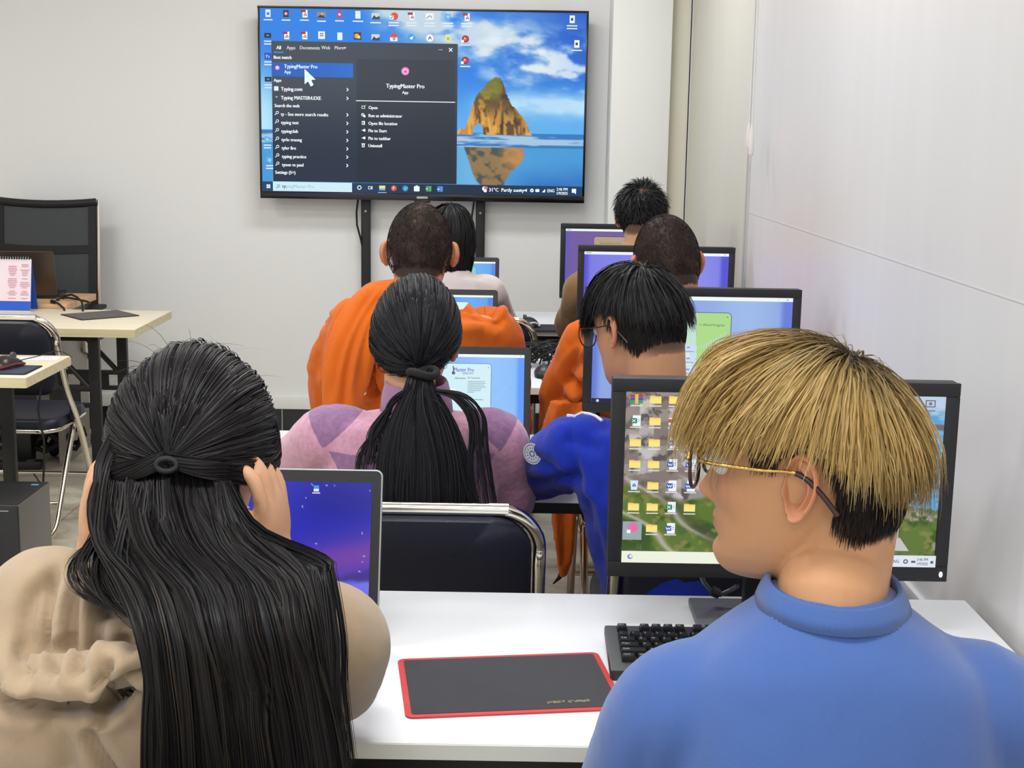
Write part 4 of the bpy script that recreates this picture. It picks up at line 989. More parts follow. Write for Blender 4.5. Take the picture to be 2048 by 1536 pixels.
make_mouse('plain black mouse in front of the cable tangle on the third row desk', (mo[0] + .005, mo[1] + .06, .7445), .05, mdark, None, 1.15)
# tangle of cables: each cable its own thing
rq = np.random.default_rng(11)
for k in range(5):
    c = at_z(1092 + (k - 2) * 6, 742, .745); c[1] = 4.80 + .02 * k
    a0 = rq.uniform(0, 6); pts = []
    for q in range(40):
        a = a0 + q / 39 * 2 * PI * (1.9 + .3 * k); r_ = .05 + .032 * math.sin(2.3 * a + k)
        pts.append((c[0] + r_ * 1.25 * math.cos(a) + .004 * k, c[1] + r_ * .8 * math.sin(a) * .9, .7475 + (.038 + .032 * math.sin(1.7 * a + k * 1.3)) + .0))
    pts = np.array(pts); pts[:, 2] = np.maximum(pts[:, 2], .7445) + .004; pts[0, 2] = .745; pts[-1, 2] = .745
    t = thing('coiled_cable', 'one of the black cables in the tangle on the third row desk', 'cable', (c[0], c[1], .74), 0, 'tangled cables on the third row desk')
    obj('cable_run', MB().tube(pts, .0032, 6), M['black_soft'], t, world=True)
t = thing('power_adapter', 'small black adapter box right of the plain black mouse', 'adapter', (.285, 4.72, .7443)); obj('case', MB().box((0, 0, .016), (.05, .09, .032), .005), M['black'], t); obj('sticker', MB().box((0, -.02, .0323), (.03, .03, .0006)), M['silver'], t)

# ------------------------------------------------------------------ things left of the aisle
t4z = .74
pad('mouse_pad', 'dark mouse pad with a pale print lying askew on the front left table', at_z(200, 629.5, .743)[:2], (.27, .23), .72, mat('pad_print', (96, 92, 90), .8, noise=(60, .4)), M['paddark'])
# calendar
M['paper'] = mat('white_card', (236, 236, 238), .7); M['calblue'] = mat('calendar_blue', (38, 92, 206), .6); M['calpink'] = mat('calendar_page', (244, 226, 236), .7); M['calink'] = mat('pink_print', (216, 120, 150), .7)
cr = at_z(62, 612, .74); cl_ = at_z(70, 606, .74); cy0 = 6.06
ctop = at_y(62, 519, cy0 + .045); cx1 = at_y(62, 580, 6.08)[0]; cw = .26; ch = ctop[2] - .74
t = thing('desk_calendar', 'spiral bound tent calendar with a pink page and blue foot on the front left table', 'calendar', (cx1 - cw / 2, cy0 + .045, .74))
def sheet(x0, x1, a, b, th=.0012):   # from (y,z) a to b
    d = np.array((b[0] - a[0], b[1] - a[1])); nrm = np.array((-d[1], d[0])) / np.linalg.norm(d) * th
    v = [(x0, a[0], a[1]), (x1, a[0], a[1]), (x1, b[0], b[1]), (x0, b[0], b[1]), (x0, a[0] + nrm[0], a[1] + nrm[1]), (x1, a[0] + nrm[0], a[1] + nrm[1]), (x1, b[0] + nrm[0], b[1] + nrm[1]), (x0, b[0] + nrm[0], b[1] + nrm[1])]
    return MB().add(v, [(0, 1, 2, 3), (7, 6, 5, 4), (0, 4, 5, 1), (1, 5, 6, 2), (2, 6, 7, 3), (3, 7, 4, 0)])
def fy(k): return (-.045 + .045 * k, ch * k)
obj('front_card', sheet(-cw / 2, cw / 2, fy(0), fy(1)), M['paper'], t); obj('back_card', sheet(-cw / 2, cw / 2, (.055, 0), (0, ch)), M['calblue'], t)
def off(p, o): return (p[0] - o, p[1])
obj('blue_band', sheet(-cw / 2, cw / 2, off(fy(.02), .002), off(fy(.2), .002)), M['calblue'], t); obj('page', sheet(-cw / 2 + .002, cw / 2 - .002, off(fy(.2), .0015), off(fy(.97), .0015)), M['calpink'], t)
mb = MB(); rc = np.random.default_rng(5)
for r in range(20):
    k = .90 - r * .034
    for x0 in (-.12, -.05, .03, .085):
        if rc.random() < .2 or r in (7, 14): continue
        y, z = off(fy(k), .0042); mb.box((x0 + .018, y, z), (rc.uniform(.02, .045), .0004, .0022))
obj('printing', mb, M['calink'], t)
sp = obj('spiral', MB().tube([(-cw / 2 + .006 + (cw - .012) * q / 239, .0075 * math.cos(q / 239 * 2 * PI * 22), ch + .004 + .0075 * math.sin(q / 239 * 2 * PI * 22)) for q in range(240)], .0012, 5), M['silver'], t)
# teacher's laptop, seen from behind
lx = at_y(112, 600, 6.36)
M['bronze'] = mat('dark_bronze_lid', (84, 70, 58), .3, .5)
t = thing('laptop', 'dark bronze laptop standing open on the orange wooden teacher desk', 'laptop', (lx[0] - .17, 6.37, .76), .12)
obj('base', MB().slab((0, .11, .009), (.34, .23, .016), .01, .002), M['black'], t)
lid = obj('lid', MB().slab((0, 0, .108), (.34, .008, .216), .01, .002, 'y'), M['bronze'], t); lid.location = (0, -.005, .016); lid.rotation_euler = (.24, 0, 0)
obj('screen', MB().box((0, .005, .11), (.315, .001, .18)), M['gloss'], lid)
hub = at_z(126, 597, .77)
for lab, pl in (('black video cable looping from the bronze laptop over the edge of the teacher desk', [(112, 600, 6.3), (128, 592, 6.32), (143, 589, 6.3), (155, 595, 6.22), (164, 604, 6.13), (166, 625, 6.10), (168, 660, 6.10)]),
                ('second black cable running off the teacher desk towards the mesh chair', [(118, 596, 6.4), (140, 596, 6.34), (158, 601, 6.3), (172, 610, 6.25), (180, 618, 6.2), (178, 650, 6.15)]),
                ('thin black cord drooping over the front edge of the teacher desk', [(104, 603, 6.22), (116, 610, 6.16), (128, 617, 6.11), (132, 640, 6.10)])):
    pts = [at_y(*q) for q in pl]
    for p in pts:
        if p[1] > 6.128: p[2] = max(p[2], .768)
    t = thing('cable', lab, 'cable', pts[0]); obj('cable_run', MB().tube(pts, .005, 8), M['black_soft'], t, world=True)
    obj('plug', MB().tube([pts[0], pts[0] * .6 + pts[1] * .4], .01, 8), M['black'], t, world=True)
# mouse, pad and note on the nearer table
mo = at_z(14, 735, .745)
t = pad('mouse_pad', 'dark mouse pad with a blue print on the table cut by the left border', (at_z(66, 741, .743)[0] - .13, 4.56), (.26, .18), .0, mat('pad_blue', (52, 58, 78), .55, noise=(14, .5)), M['black_soft'])
make_mouse('black and maroon mouse on the dark pad at the left border', (mo[0] - .01, 4.60, .7445), -.35, mred, mat('maroon_strip', (104, 44, 46), .35), 1.3, [(0, .07, .012), (.03, .12, .02), (.07, .17, .035), (.09, .19, .03), (.12, .2, .012)])
c = at_z(84, 714, .741)
t = thing('paper_slip', 'scribbled white paper slip lying on the table at the left border', 'paper', (c[0], 4.80, .7402), .1); obj('sheet', MB().box((0, 0, .0006), (.14, .07, .0008)), M['paper'], t)
mb = MB()
for k in range(9): mb.box((-.05 + .012 * k, .004 * math.sin(k * 2.1), .0012), (.011, .002, .0003), 0, rotm(0, 0, k * 1.3))
obj('scribble', mb, mat('pencil', (110, 110, 120), .8), t)
# black cord hanging from that table
pts = [at_y(84, 750, 4.66), at_y(80, 790, 4.66), at_y(76, 820, 4.66), at_y(82, 850, 4.66), at_y(88, 880, 4.66), at_y(88, 930, 4.66), at_y(86, 975, 4.66), at_y(84, 1010, 4.6)]
pts[0][2] = .698; pts[-1][2] = max(.012, pts[-1][2])
t = thing('cable', 'long thin black cord hanging under the table at the left border', 'cable', pts[-1]); obj('cable_run', MB().tube(pts, .004, 8), M['black_soft'], t, world=True)
obj('tie_end', MB().tube([pts[-2], pts[-2] + (-.03, 0, .05)], .003, 6), M['black_soft'], t, world=True)
# computer tower
tp = at_y(45, 1012, 4.12)
t = thing('computer_tower', 'black and grey computer tower on the floor at the left border', 'computer', (tp[0] - .155 / 2 - .02, 4.12 + .15, 0))
h = tp[2]
obj('case', MB().box((0, 0, h / 2), (.165, .29, h), .004), mat('tower_side', (120, 120, 118), .45, .3), t)
obj('front_panel', MB().box((0, -.149, h / 2), (.167, .014, h * .995), .004), M['black'], t); obj('top_panel', MB().box((0, 0, h + .0005), (.16, .285, .004), .001), M['black'], t)
for k in range(4): obj('port', MB().box((.038 + (k % 2) * .018, -.1565, h * (.40 + .09 * (k // 2)) ), (.010, .002, .018), .0005), M['silver'], t)
obj('power_button', MB().box((.05, .1, h + .003), (.024, .01, .002), .0005), mat('blue_button', (110, 170, 210), .3), t)
obj('vent_slot', MB().box((.03, -.1566, h * .96), (.05, .001, .003)), M['silver'], t)
# adapters and cables on the floor under the teacher desk
mk = np.random.default_rng(21)
for k in range(4):
    x = -2.42 + .105 * k; t = thing('floor_cable', 'one of the tangled black cables heaped on the floor under the teacher desk', 'cable', (x, 6.3, 0), 0, 'tangled cables under the teacher desk')
    pts = [(x + .09 * math.cos(q * .55 + k) * (1 + .2 * math.sin(q)), 6.3 + .05 * math.sin(q * .55 + k), .03 + .05 * (1 + math.sin(q * .9 + k)) + .012 * k) for q in range(24)]
    obj('cable_run', MB().tube(pts, .012, 8), M['black_soft'], t, world=True)
t = thing('power_brick', 'chunky black power brick among the cables under the teacher desk', 'adapter', (-2.28, 6.24, 0)); obj('case', MB().box((0, 0, .09), (.1, .07, .18), .02), M['black'], t); obj('cord', MB().tube([(0, 0, .175), (.03, .01, .2), (.06, .03, .16), (.05, .05, .05)], .005, 8), M['black_soft'], t)
t = thing('power_strip', 'long black power strip on the floor under the teacher desk', 'power strip', (-2.33, 6.12, 0), .12); obj('case', MB().box((0, 0, .02), (.34, .05, .04), .006), M['black'], t)
for k in range(4): obj('socket', MB().box((-.12 + .08 * k, 0, .0405), (.035, .035, .002)), M['dgrey'], t)
# ------------------------------------------------------------------ people: tools
def A3(*v): return np.array(v, float)
def unit(v): v = np.asarray(v, float); return v / (np.linalg.norm(v) + 1e-12)
def crom(P, n):
    """smooth curve through control points, n samples per span"""
    P = np.asarray(P, float); out = []
    for i in range(len(P) - 1):
        p0, p1, p2, p3 = P[max(i - 1, 0)], P[i], P[i + 1], P[min(i + 2, len(P) - 1)]
        for k in range(n):
            u = k / n; out.append(.5 * ((2 * p1) + (-p0 + p2) * u + (2 * p0 - 5 * p1 + 4 * p2 - p3) * u * u + (-p0 + 3 * p1 - 3 * p2 + p3) * u ** 3))
    out.append(P[-1]); return np.array(out)
def vn3(p, s=0):
    x, y, z = p[:, 0], p[:, 1], p[:, 2]
    iz = np.floor(z).astype(np.int64); fz = z - iz; fz = fz * fz * (3 - 2 * fz)
    def pl(k):
        ix = np.floor(x).astype(np.int64); iy = np.floor(y).astype(np.int64); fx = x - ix; fy = y - iy
        fx = fx * fx * (3 - 2 * fx); fy = fy * fy * (3 - 2 * fy); h = lambda a, b: _hash(a + k * 7919, b + k * 104729, s)
        return (h(ix, iy) * (1 - fx) + h(ix + 1, iy) * fx) * (1 - fy) + (h(ix, iy + 1) * (1 - fx) + h(ix + 1, iy + 1) * fx) * fy
    return pl(iz) * (1 - fz) + pl(iz + 1) * fz
def fbm3(p, s=0, o=3):
    v = 0; a = .5; t = 0
    for k in range(o): v = v + a * vn3(p * 2 ** k, s + k); t += a; a *= .5
    return v / t
def limb(mb, pts, rad, n=5, seg=16):
    """round ended tapered limb through joints"""
    P = crom(np.column_stack([np.asarray(pts, float), rad]), n)
    mb.tube(P[:, :3], P[:, 3], seg)
    mb.ell(P[0, :3], P[0, 3], seg=16, rg=10); mb.ell(P[-1, :3], P[-1, 3], seg=16, rg=10)
def remesh(mb, vox, sm=6):
    me = mb.mesh('tmp'); me.color_attributes.remove(me.color_attributes[0]) if me.color_attributes else None
    bm = bmesh.new(); bm.from_mesh(me); bmesh.ops.recalc_face_normals(bm, faces=bm.faces); bm.to_mesh(me); bm.free()
    o = bpy.data.objects.new('tmp', me); link(o)
    r = o.modifiers.new('r', 'REMESH'); r.mode = 'VOXEL'; r.voxel_size = vox; r.adaptivity = 0
    if sm: q = o.modifiers.new('s', 'SMOOTH'); q.factor = .5; q.iterations = sm
    dg = bpy.context.evaluated_depsgraph_get(); dg.update(); e = o.evaluated_get(dg); m2 = e.to_mesh()
    n = len(m2.vertices); V = np.empty(n * 3, np.float32); m2.vertices.foreach_get('co', V); V = V.reshape(-1, 3).astype(float)
    Nn = np.empty(n * 3, np.float32); m2.vertices.foreach_get('normal', Nn); Nn = Nn.reshape(-1, 3).astype(float)
    ls = np.empty(len(m2.loops), np.int32); m2.loops.foreach_get('vertex_index', ls); st = np.empty(len(m2.polygons), np.int32); m2.polygons.foreach_get('loop_start', st); tt = np.empty(len(m2.polygons), np.int32); m2.polygons.foreach_get('loop_total', tt)
    f = [tuple(ls[a:a + b].tolist()) for a, b in zip(st, tt)]
    e.to_mesh_clear(); bpy.data.objects.remove(o); bpy.data.meshes.remove(me)
    return V, Nn, f

# ---- head
ZK = np.array([0, .005, .013, .028, .043, .058, .074, .09, .105, .12, .135, .15, .165, .18, .195, .208, .219, .227, .232])
FR = np.array([.062, .078, .086, .0895, .0862, .0872, .0866, .085, .083, .0825, .087, .0885, .0853, .0783, .0690, .0575, .0428, .029, .0])
BK = np.array([.04, .02, .003, -.012, -.024, -.038, -.055, -.071, -.083, -.090, -.0945, -.0945, -.0907, -.0842, -.0750, -.0635, -.0488, -.035, -.004])
WD = np.array([.012, .025, .036, .047, .0545, .0595, .064, .068, .0705, .0725, .0742, .0748, .0713, .0668, .0586, .0490, .0372, .0258, .003])
def head_surface(t, z, face=True):
    """t angle from the face round the head, z above chin; returns local xyz, origin between the ears"""
    fr = np.interp(z, ZK, FR); bk = np.interp(z, ZK, BK); w = np.interp(z, ZK, WD)
    yc = np.interp(z, [0, .06, .12, .232], [.035, .02, .0, -.002])
    c, s_ = np.cos(t), np.sin(t)
    x = w * np.sign(s_) * np.abs(s_) ** .95
    y = np.where(c > 0, yc + (fr - yc) * np.abs(c) ** .92, yc - (yc - bk) * np.abs(c) ** .95)
    if face:
        m = c > 0
        ns = np.interp(z, [.074, .079, .0885, .1, .112, .125, .137, .148], [0, .011, .0235, .0165, .0105, .0055, .0025, 0]); sg = np.interp(z, [.08, .09, .105, .13], [.0125, .0115, .0085, .0085])
        d = ns * np.exp(-(x / sg) ** 2)
        G = lambda ax, az, sx, sz, amp: amp * (np.exp(-((x - ax) / sx) ** 2 - ((z - az) / sz) ** 2) + (np.exp(-((x + ax) / sx) ** 2 - ((z - az) / sz) ** 2) if ax else 0))
        d = d + G(.0125, .084, .0065, .006, .0085) + G(0, .0635, .02, .0042, .0062) + G(0, .0525, .017, .0046, .0066) - G(0, .0585, .024, .0018, .0025) - G(0, .044, .02, .005, .003) + G(0, .026, .016, .012, .004)
        d = d - G(.032, .121, .015, .0095, .0105) + G(.032, .1205, .0125, .0065, .006) + G(.03, .137, .022, .006, .0025) + G(.042, .098, .022, .016, .0035) - G(.045, .066, .016, .016, .003)
        y = y + np.where(m, d, 0)
    return np.stack([x, y, z - .105], -1)
def head_rings(n=84, m=112):
    z = np.concatenate([np.linspace(.0005, .15, int(n * .7)), np.linspace(.152, .2318, n - int(n * .7))]); t = np.arange(m) * 2 * PI / m
    # finer sampling near the face midline
    t = t - .45 * np.sin(t) ** 1 * .6
    T, Z = np.meshgrid(t, z); return head_surface(T, Z)
def ear_mesh(side, flare=.5, s=1.0, es=1.0):
    n, m = 15, 40; R = np.linspace(0, 1, n); ph = np.arange(m) * 2 * PI / m
    a = np.where(np.cos(ph) > 0, .0185, .0135); ox = a * np.cos(ph) * (1 - .22 * (np.sin(ph) < 0) * np.abs(np.sin(ph))); oz = .0315 * np.sin(ph) + .0015
    front = []; back = []
    for r in R:
        u = ox * r; v = oz * r
        rim = .0075 * np.exp(-((r - .9) / .085) ** 2) * np.clip(1.15 - .9 * (np.cos(ph) < -.5) * (np.sin(ph) < .4) - 0.75 * (np.sin(ph) < -.75), 0, 1)
        anti = .0062 * np.exp(-((r - .56) / .11) ** 2) * np.clip(np.cos(ph - .15) + .35, 0, 1)
        con = -.0150 * np.exp(-((u + .002) / .0085) ** 2 - ((v + .003) / .0125) ** 2)
        tr = .007 * np.exp(-((u + .0115) / .004) ** 2 - ((v + .004) / .007) ** 2)
        lob = .002 * np.exp(-((v + .026) / .006) ** 2)
        h = rim + anti + con + tr + lob
        e = np.sqrt(np.clip(1 - r ** 8, 0, 1))
        front.append(np.stack([u, v, h * (1 if r < 1 else .3) + .001], 1)); back.append(np.stack([u, v, np.minimum(h, .0) * .2 - .0045 * e], 1))
    P = np.concatenate([np.concatenate(front), np.concatenate(back)]); f = []; b = n * m
    for i in range(n - 1):
        for k in range(m):
            k2 = (k + 1) % m
            f.append((i * m + k, i * m + k2, (i + 1) * m + k2, (i + 1) * m + k)); f.append((b + i * m + k, b + (i + 1) * m + k, b + (i + 1) * m + k2, b + i * m + k2))
    for k in range(m):
        k2 = (k + 1) % m; f.append(((n - 1) * m + k, (n - 1) * m + k2, b + (n - 1) * m + k2, b + (n - 1) * m + k))
    # u backward, v up, h outward; hinge along the front edge
    P = P * es; u, v, h = P[:, 0] + .0135, P[:, 1], P[:, 2]
    cf, sf = math.cos(flare), math.sin(flare)
    out = u * sf + h * cf; bk = u * cf - h * sf
    tl = .12
    y = .008 - bk - v * tl * -1 * -1; x = side * (.0722 + out); z = v + .004
    return np.stack([x, y, z], 1) * s, [q if side > 0 else q[::-1] for q in f]
def zline(y): return np.interp(y, [-.11, -.075, -.045, -.022, -.005, .02, .045, .07, .10], [-.056, -.052, -.038, -.008, .02, .012, .045, .066, .078])

class Head:
    def __init__(s, pos, yaw=0, pitch=0, roll=0, sc=1.0):
        s.pos = np.asarray(pos, float); s.sc = sc
        s.R = np.array(Matrix.Rotation(yaw, 3, 'Z') @ Matrix.Rotation(pitch, 3, 'X') @ Matrix.Rotation(roll, 3, 'Y'))
        s.ec = A3(0, -.003, .018); s.er = A3(.0785, .0965, .1105)      # skull as an ellipsoid
    def W(s, p): return np.asarray(p, float) @ s.R.T * s.sc + s.pos
    def L(s, p): return (np.asarray(p, float) - s.pos) @ s.R / s.sc
    def G(s): return s.R.T @ A3(0, 0, -1)                            # gravity in head space

def hand(mb, wrist, fdir, back, side, curl=(.3, .5, .4), spread=.07, s=1.0, thumb=.6):
    """side +1: right hand. fdir finger direction, back = normal of the hand's back"""
    f = unit(fdir); b = unit(np.asarray(back) - f * (np.asarray(back) @ f)); l = -np.cross(f, b) * side    # l points to the thumb side (index finger)
    w = np.asarray(wrist, float)
    R = np.column_stack([l, f, b])
    mb.ell(w + f * .045 * s, A3(.040, .052, .0145) * s, R); mb.ell(w + f * .012 * s, A3(.030, .035, .018) * s, R)
    for k, (o, ln, r) in enumerate(((.029, .070, .0088), (.0095, .079, .0092), (-.0105, .073, .0088), (-.029, .057, .0078))):
        base = w + f * (.084 - .004 * abs(k - 1)) * s + l * o * s
        d = unit(f + l * spread * (1.2 - k)); p = base - f * .03 * s; pts = [p, base]; q = base; ang = 0
        for j, (fr, c) in enumerate(zip((.44, .31, .25), curl)):
            ang += c * (1 + .08 * k); dd = d * math.cos(ang) - b * math.sin(ang); q = q + dd * ln * fr * s; pts.append(q)
        limb(mb, pts, np.array([r * .95, r * 1.03, r, r * .93, r * .78]) * s, 4, 10)
    t0 = w + f * .02 * s + l * .022 * s - b * .004 * s; td = unit(f * .75 + l * thumb - b * .25); t1 = t0 + td * .038 * s; t2 = t1 + unit(td + f * .5 - b * .2) * .031 * s; t3 = t2 + unit(td + f * .8 - b * .35) * .025 * s
    limb(mb, [t0, t1, t2, t3], np.array([.0135, .0115, .0098, .0078]) * s, 4, 10)

# ---- hair
def ribbons(name, strands, width, col, parent, m, center, tip=.25, jitter=.18, rnd=None, flat=.0, groups=None):
    S = np.asarray(strands, float); n, K, _ = S.shape
    rnd = rnd or np.random.default_rng(1)
    T = np.gradient(S, axis=1); T /= np.linalg.norm(T, axis=2, keepdims=True) + 1e-9
    C = np.asarray(center, float); O = S - (C if C.ndim == 3 else C.reshape(1, 1, 3)); O /= np.linalg.norm(O, axis=2, keepdims=True) + 1e-9
    O = O + rnd.normal(0, .45, (n, 1, 3)); B = np.cross(T, O); B /= np.linalg.norm(B, axis=2, keepdims=True) + 1e-9
    k = np.linspace(0, 1, K); w = (np.minimum(1, .55 + k * 4) * (1 - (1 - tip) * np.clip((k - .45) / .55, 0, 1) ** 1.4))[None, :, None] * width * rnd.uniform(.7, 1.3, (n, 1, 1))
    V = np.stack([S - B * w / 2, S + B * w / 2], 2).reshape(-1, 3)
    base = (np.arange(n) * K * 2)[:, None]; j = np.arange(K - 1) * 2
    f = np.stack([base + j, base + j + 1, base + j + 3, base + j + 2], -1).reshape(-1, 4)
    c = np.asarray(col, float)
    if c.ndim == 1: c = np.tile(c, (n, 1))
    if c.ndim == 2: c = np.repeat(c[:, None, :], K, 1)
    c = lin(np.clip(c, 0, 255)) * np.exp(rnd.normal(0, jitter, (n, 1, 1)))
    c = np.repeat(c[:, :, None, :], 2, 2).reshape(-1, 3)
    me = bpy.data.meshes.new(name); org = np.array(parent.location) if parent is not None else 0
    me.vertices.add(len(V)); me.vertices.foreach_set('co', (V - org).astype(np.float32).ravel())
    me.loops.add(f.size); me.loops.foreach_set('vertex_index', f.astype(np.int32).ravel()); me.polygons.add(len(f)); me.polygons.foreach_set('loop_start', np.arange(0, f.size, 4, dtype=np.int32)); 
    me.update(calc_edges=True); me.polygons.foreach_set('use_smooth', [True] * len(f))
    a = me.color_attributes.new('Col', 'FLOAT_COLOR', 'POINT'); a.data.foreach_set('color', np.concatenate([c, np.ones((len(c), 1))], 1).astype(np.float32).ravel())
    o = bpy.data.objects.new(name, me); link(o); me.materials.append(m); o.parent = parent; return o
def hair_mat(name, rough=.42, spec=.5, aniso=0.0):
    m, t, b = nt(name); at = N(t, 'ShaderNodeVertexColor', layer_name='Col'); t.links.new(at.outputs['Color'], b.inputs['Base Color'])
    b.inputs['Roughness'].default_value = rough; b.inputs['Specular IOR Level'].default_value = spec
    if aniso:
        tr = N(t, 'ShaderNodeBsdfTranslucent'); t.links.new(at.outputs['Color'], tr.inputs['Color']); mx = N(t, 'ShaderNodeMixShader'); mx.inputs[0].default_value = aniso
        t.links.new(b.outputs[0], mx.inputs[1]); t.links.new(tr.outputs[0], mx.inputs[2]); t.links.new(mx.outputs[0], t.nodes['Material Output'].inputs[0])
    return m
M['hair'] = hair_mat('black_hair', .46, .22); M['hairblond'] = hair_mat('bleached_hair', .5, .3, .35); M['stub'] = hair_mat('cropped_hair', .75, .2)
def roots(n, rnd, cond=None):
    """random points on the scalp in head space"""
    out = np.zeros((0, 3))
    while len(out) < n:
        d = rnd.normal(size=(n * 2, 3)); d /= np.linalg.norm(d, axis=1, keepdims=True)
        p = d * HE_r + HE_c; ok = p[:, 2] > zline(p[:, 1])
        if cond is not None: ok &= cond(p)
        out = np.concatenate([out, p[ok]])
    return out[:n]
HE_c = A3(0, -.003, .018); HE_r = A3(.0785, .0965, .1105)
def ell_push(p, mn):
    q = np.sqrt((((p - HE_c) / HE_r) ** 2).sum(-1)); k = np.maximum(1, mn / np.maximum(q, 1e-6)); return HE_c + (p - HE_c) * k[..., None]
def mop(P, crown, L, lift, G, K=12, start=.3, grav=.10, rnd=None, swirl=.0, wav=.0, stiff=.5, part=None):
    """hair that grows away from the crown, lies on the skull, then hangs"""
    n = len(P); cr = unit(crown); L = np.broadcast_to(np.asarray(L, float), (n,)); lift = np.broadcast_to(np.asarray(lift, float), (n,))
    pts = [ell_push(P, np.full(n, 1.0))]; p = pts[0]
    nr = (p - HE_c) / HE_r ** 2; nr /= np.linalg.norm(nr, axis=1, keepdims=True)
    def tang(p):
        nr = (p - HE_c) / HE_r ** 2; nr /= np.linalg.norm(nr, axis=1, keepdims=True)
        cp = HE_c + cr * HE_r; a = p - cp; a = a - nr * (a * nr).sum(1, keepdims=True); a /= np.linalg.norm(a, axis=1, keepdims=True) + 1e-6
        if swirl: a = a + swirl * np.cross(nr, a)
        return a, nr
    a, nr = tang(p); d = a + nr * start + rnd.normal(0, .12, (n, 3)); d /= np.linalg.norm(d, axis=1, keepdims=True)
    w1 = rnd.normal(0, 1, (n, 3))
    for k in range(1, K):
        a, nr = tang(p); t = k / (K - 1)
        q = np.sqrt((((p - HE_c) / HE_r) ** 2).sum(1, keepdims=True))
        d = d * stiff + a * (1 - stiff) * .55 + G * grav * (.4 + 1.6 * t) + wav * w1 * math.sin(k * 1.1) * .2; d /= np.linalg.norm(d, axis=1, keepdims=True)
        p = p + d * (L / (K - 1))[:, None]; p = ell_push(p, 1 + lift * min(1, t * 2.5)); pts.append(p)
    return np.stack(pts, 1)
def trim(S, zt, rnd, jit=.012, kmin=.04):
    """cut every strand where it falls below the cutting line zt(point)"""
    n, K, _ = S.shape; ln = zt(S.reshape(-1, 3)).reshape(n, K) + rnd.normal(0, jit, (n, 1)); b = S[:, :, 2] < ln
    i = np.where(b.any(1), b.argmax(1), K - 1); e = np.maximum(i / (K - 1), kmin); t = np.linspace(0, 1, K)[None] * e[:, None] * (K - 1); j = np.minimum(t.astype(int), K - 2); f = (t - j)[..., None]; a = np.arange(n)[:, None]
    return S[a, j] * (1 - f) + S[a, j + 1] * f
def clump(S, rnd, nl, c=.6, pw=1.4):
    """gather strands into pointed locks"""
    n, K, _ = S.shape; g = rnd.choice(n, nl, replace=False); r = S[:, K // 3]; d = ((r[:, None] - r[g][None]) ** 2).sum(2); o = g[d.argmin(1)]; t = np.linspace(0, 1, K) ** pw
    cc = c * rnd.uniform(.55, 1.1, n); return S + (S[o] - S) * (cc[:, None] * t[None])[..., None]
def crease(V, Nn, px, d, w, amp, bulge=.5, hid=None):
    """press a furrow into cloth along a line (pixels of the photo at depth d)"""
    P = crom([at_y(x, y, d) for x, y in px], 6)[:, [0, 2]]; q = V[:, [0, 2]]; best = np.full(len(V), 9.); k = np.zeros(len(V)); sg = np.zeros(len(V))
    for i in range(len(P) - 1):
        a, b = P[i], P[i + 1]; ab = b - a; t = np.clip(((q - a) @ ab) / (ab @ ab), 0, 1); dd = np.linalg.norm(q - a - t[:, None] * ab, axis=1); u = dd < best; best[u] = dd[u]; k[u] = ((i + t) / (len(P) - 1))[u]
    e = sst(0, .18, k) * sst(1, .82, k) * (Nn[:, 1] < .25)
    return V + Nn * (e * (-amp * np.exp(-(best / w) ** 2) + amp * bulge * np.exp(-((best - 2.4 * w) / (1.3 * w)) ** 2)))[:, None]
def tied(P, T, lift, rnd, K=16, tight=1.0):
    """hair combed over the skull to a tie point"""
    u0 = (P - HE_c) / HE_r; u0 /= np.linalg.norm(u0, axis=1, keepdims=True); u1 = unit((np.asarray(T) - HE_c) / HE_r)
    om = np.arccos(np.clip(u0 @ u1, -.999, .999))[:, None]; n = len(P); lift = np.broadcast_to(lift, (n,))
    jt = rnd.normal(0, .05, (n, 3)); out = []
    for k in range(K):
        t = k / (K - 1); u = (np.sin((1 - t) * om) * u0 + np.sin(t * om) * (u1 + jt * t * 0)) / np.sin(om); u = u + jt * math.sin(PI * t) * .35; u /= np.linalg.norm(u, axis=1, keepdims=True)
        l = 1 + lift * min(1, t * 5) * (1 - .25 * t ** 4); out.append(HE_c + u * HE_r * l[:, None])
    return np.stack(out, 1)
def curtain(rows, n, rnd, K=22, locks=26, spread=.02, depth=.025, umin=0, umax=1, wob=.0045):
    """rows: list of (left point, right point) in the world, hair falls through them"""
    lk = rnd.uniform(0, 1, locks); li = rnd.integers(0, locks, n); u = np.clip(lk[li] + rnd.normal(0, spread, n), -.03, 1.03) * (umax - umin) + umin
    rows = np.asarray(rows, float); dr = rnd.uniform(0, 1, n) ** 1.5 * depth; dl = rnd.normal(0, 1, (locks, len(rows)))
    ctrl = rows[None, :, 0] * (1 - u)[:, None, None] + rows[None, :, 1] * u[:, None, None]
    bow = (4 * u * (1 - u))[:, None] * .012
    ctrl[:, :, 1] += dr[:, None] - bow
    dl = np.cumsum(dl, 1) / np.sqrt(np.arange(1, len(rows) + 1)); ctrl[:, 1:, 0] += dl[li][:, 1:] * wob + rnd.normal(0, .0022, (n, 1)) * np.linspace(.2, 1.5, len(rows) - 1); ctrl[:, 1:, 1] += dl[li][:, 1:] * wob * .8
    t = np.linspace(0, len(rows) - 1 - 1e-6, K); i = t.astype(int); f = (t - i)[None, :, None]
    g = lambda j: ctrl[:, np.clip(j, 0, len(rows) - 1)]
    p0, p1, p2, p3 = g(i - 1), g(i), g(i + 1), g(i + 2)
    return .5 * ((2 * p1) + (-p0 + p2) * f + (2 * p0 - 5 * p1 + 4 * p2 - p3) * f * f + (-p0 + 3 * p1 - 3 * p2 + p3) * f ** 3)

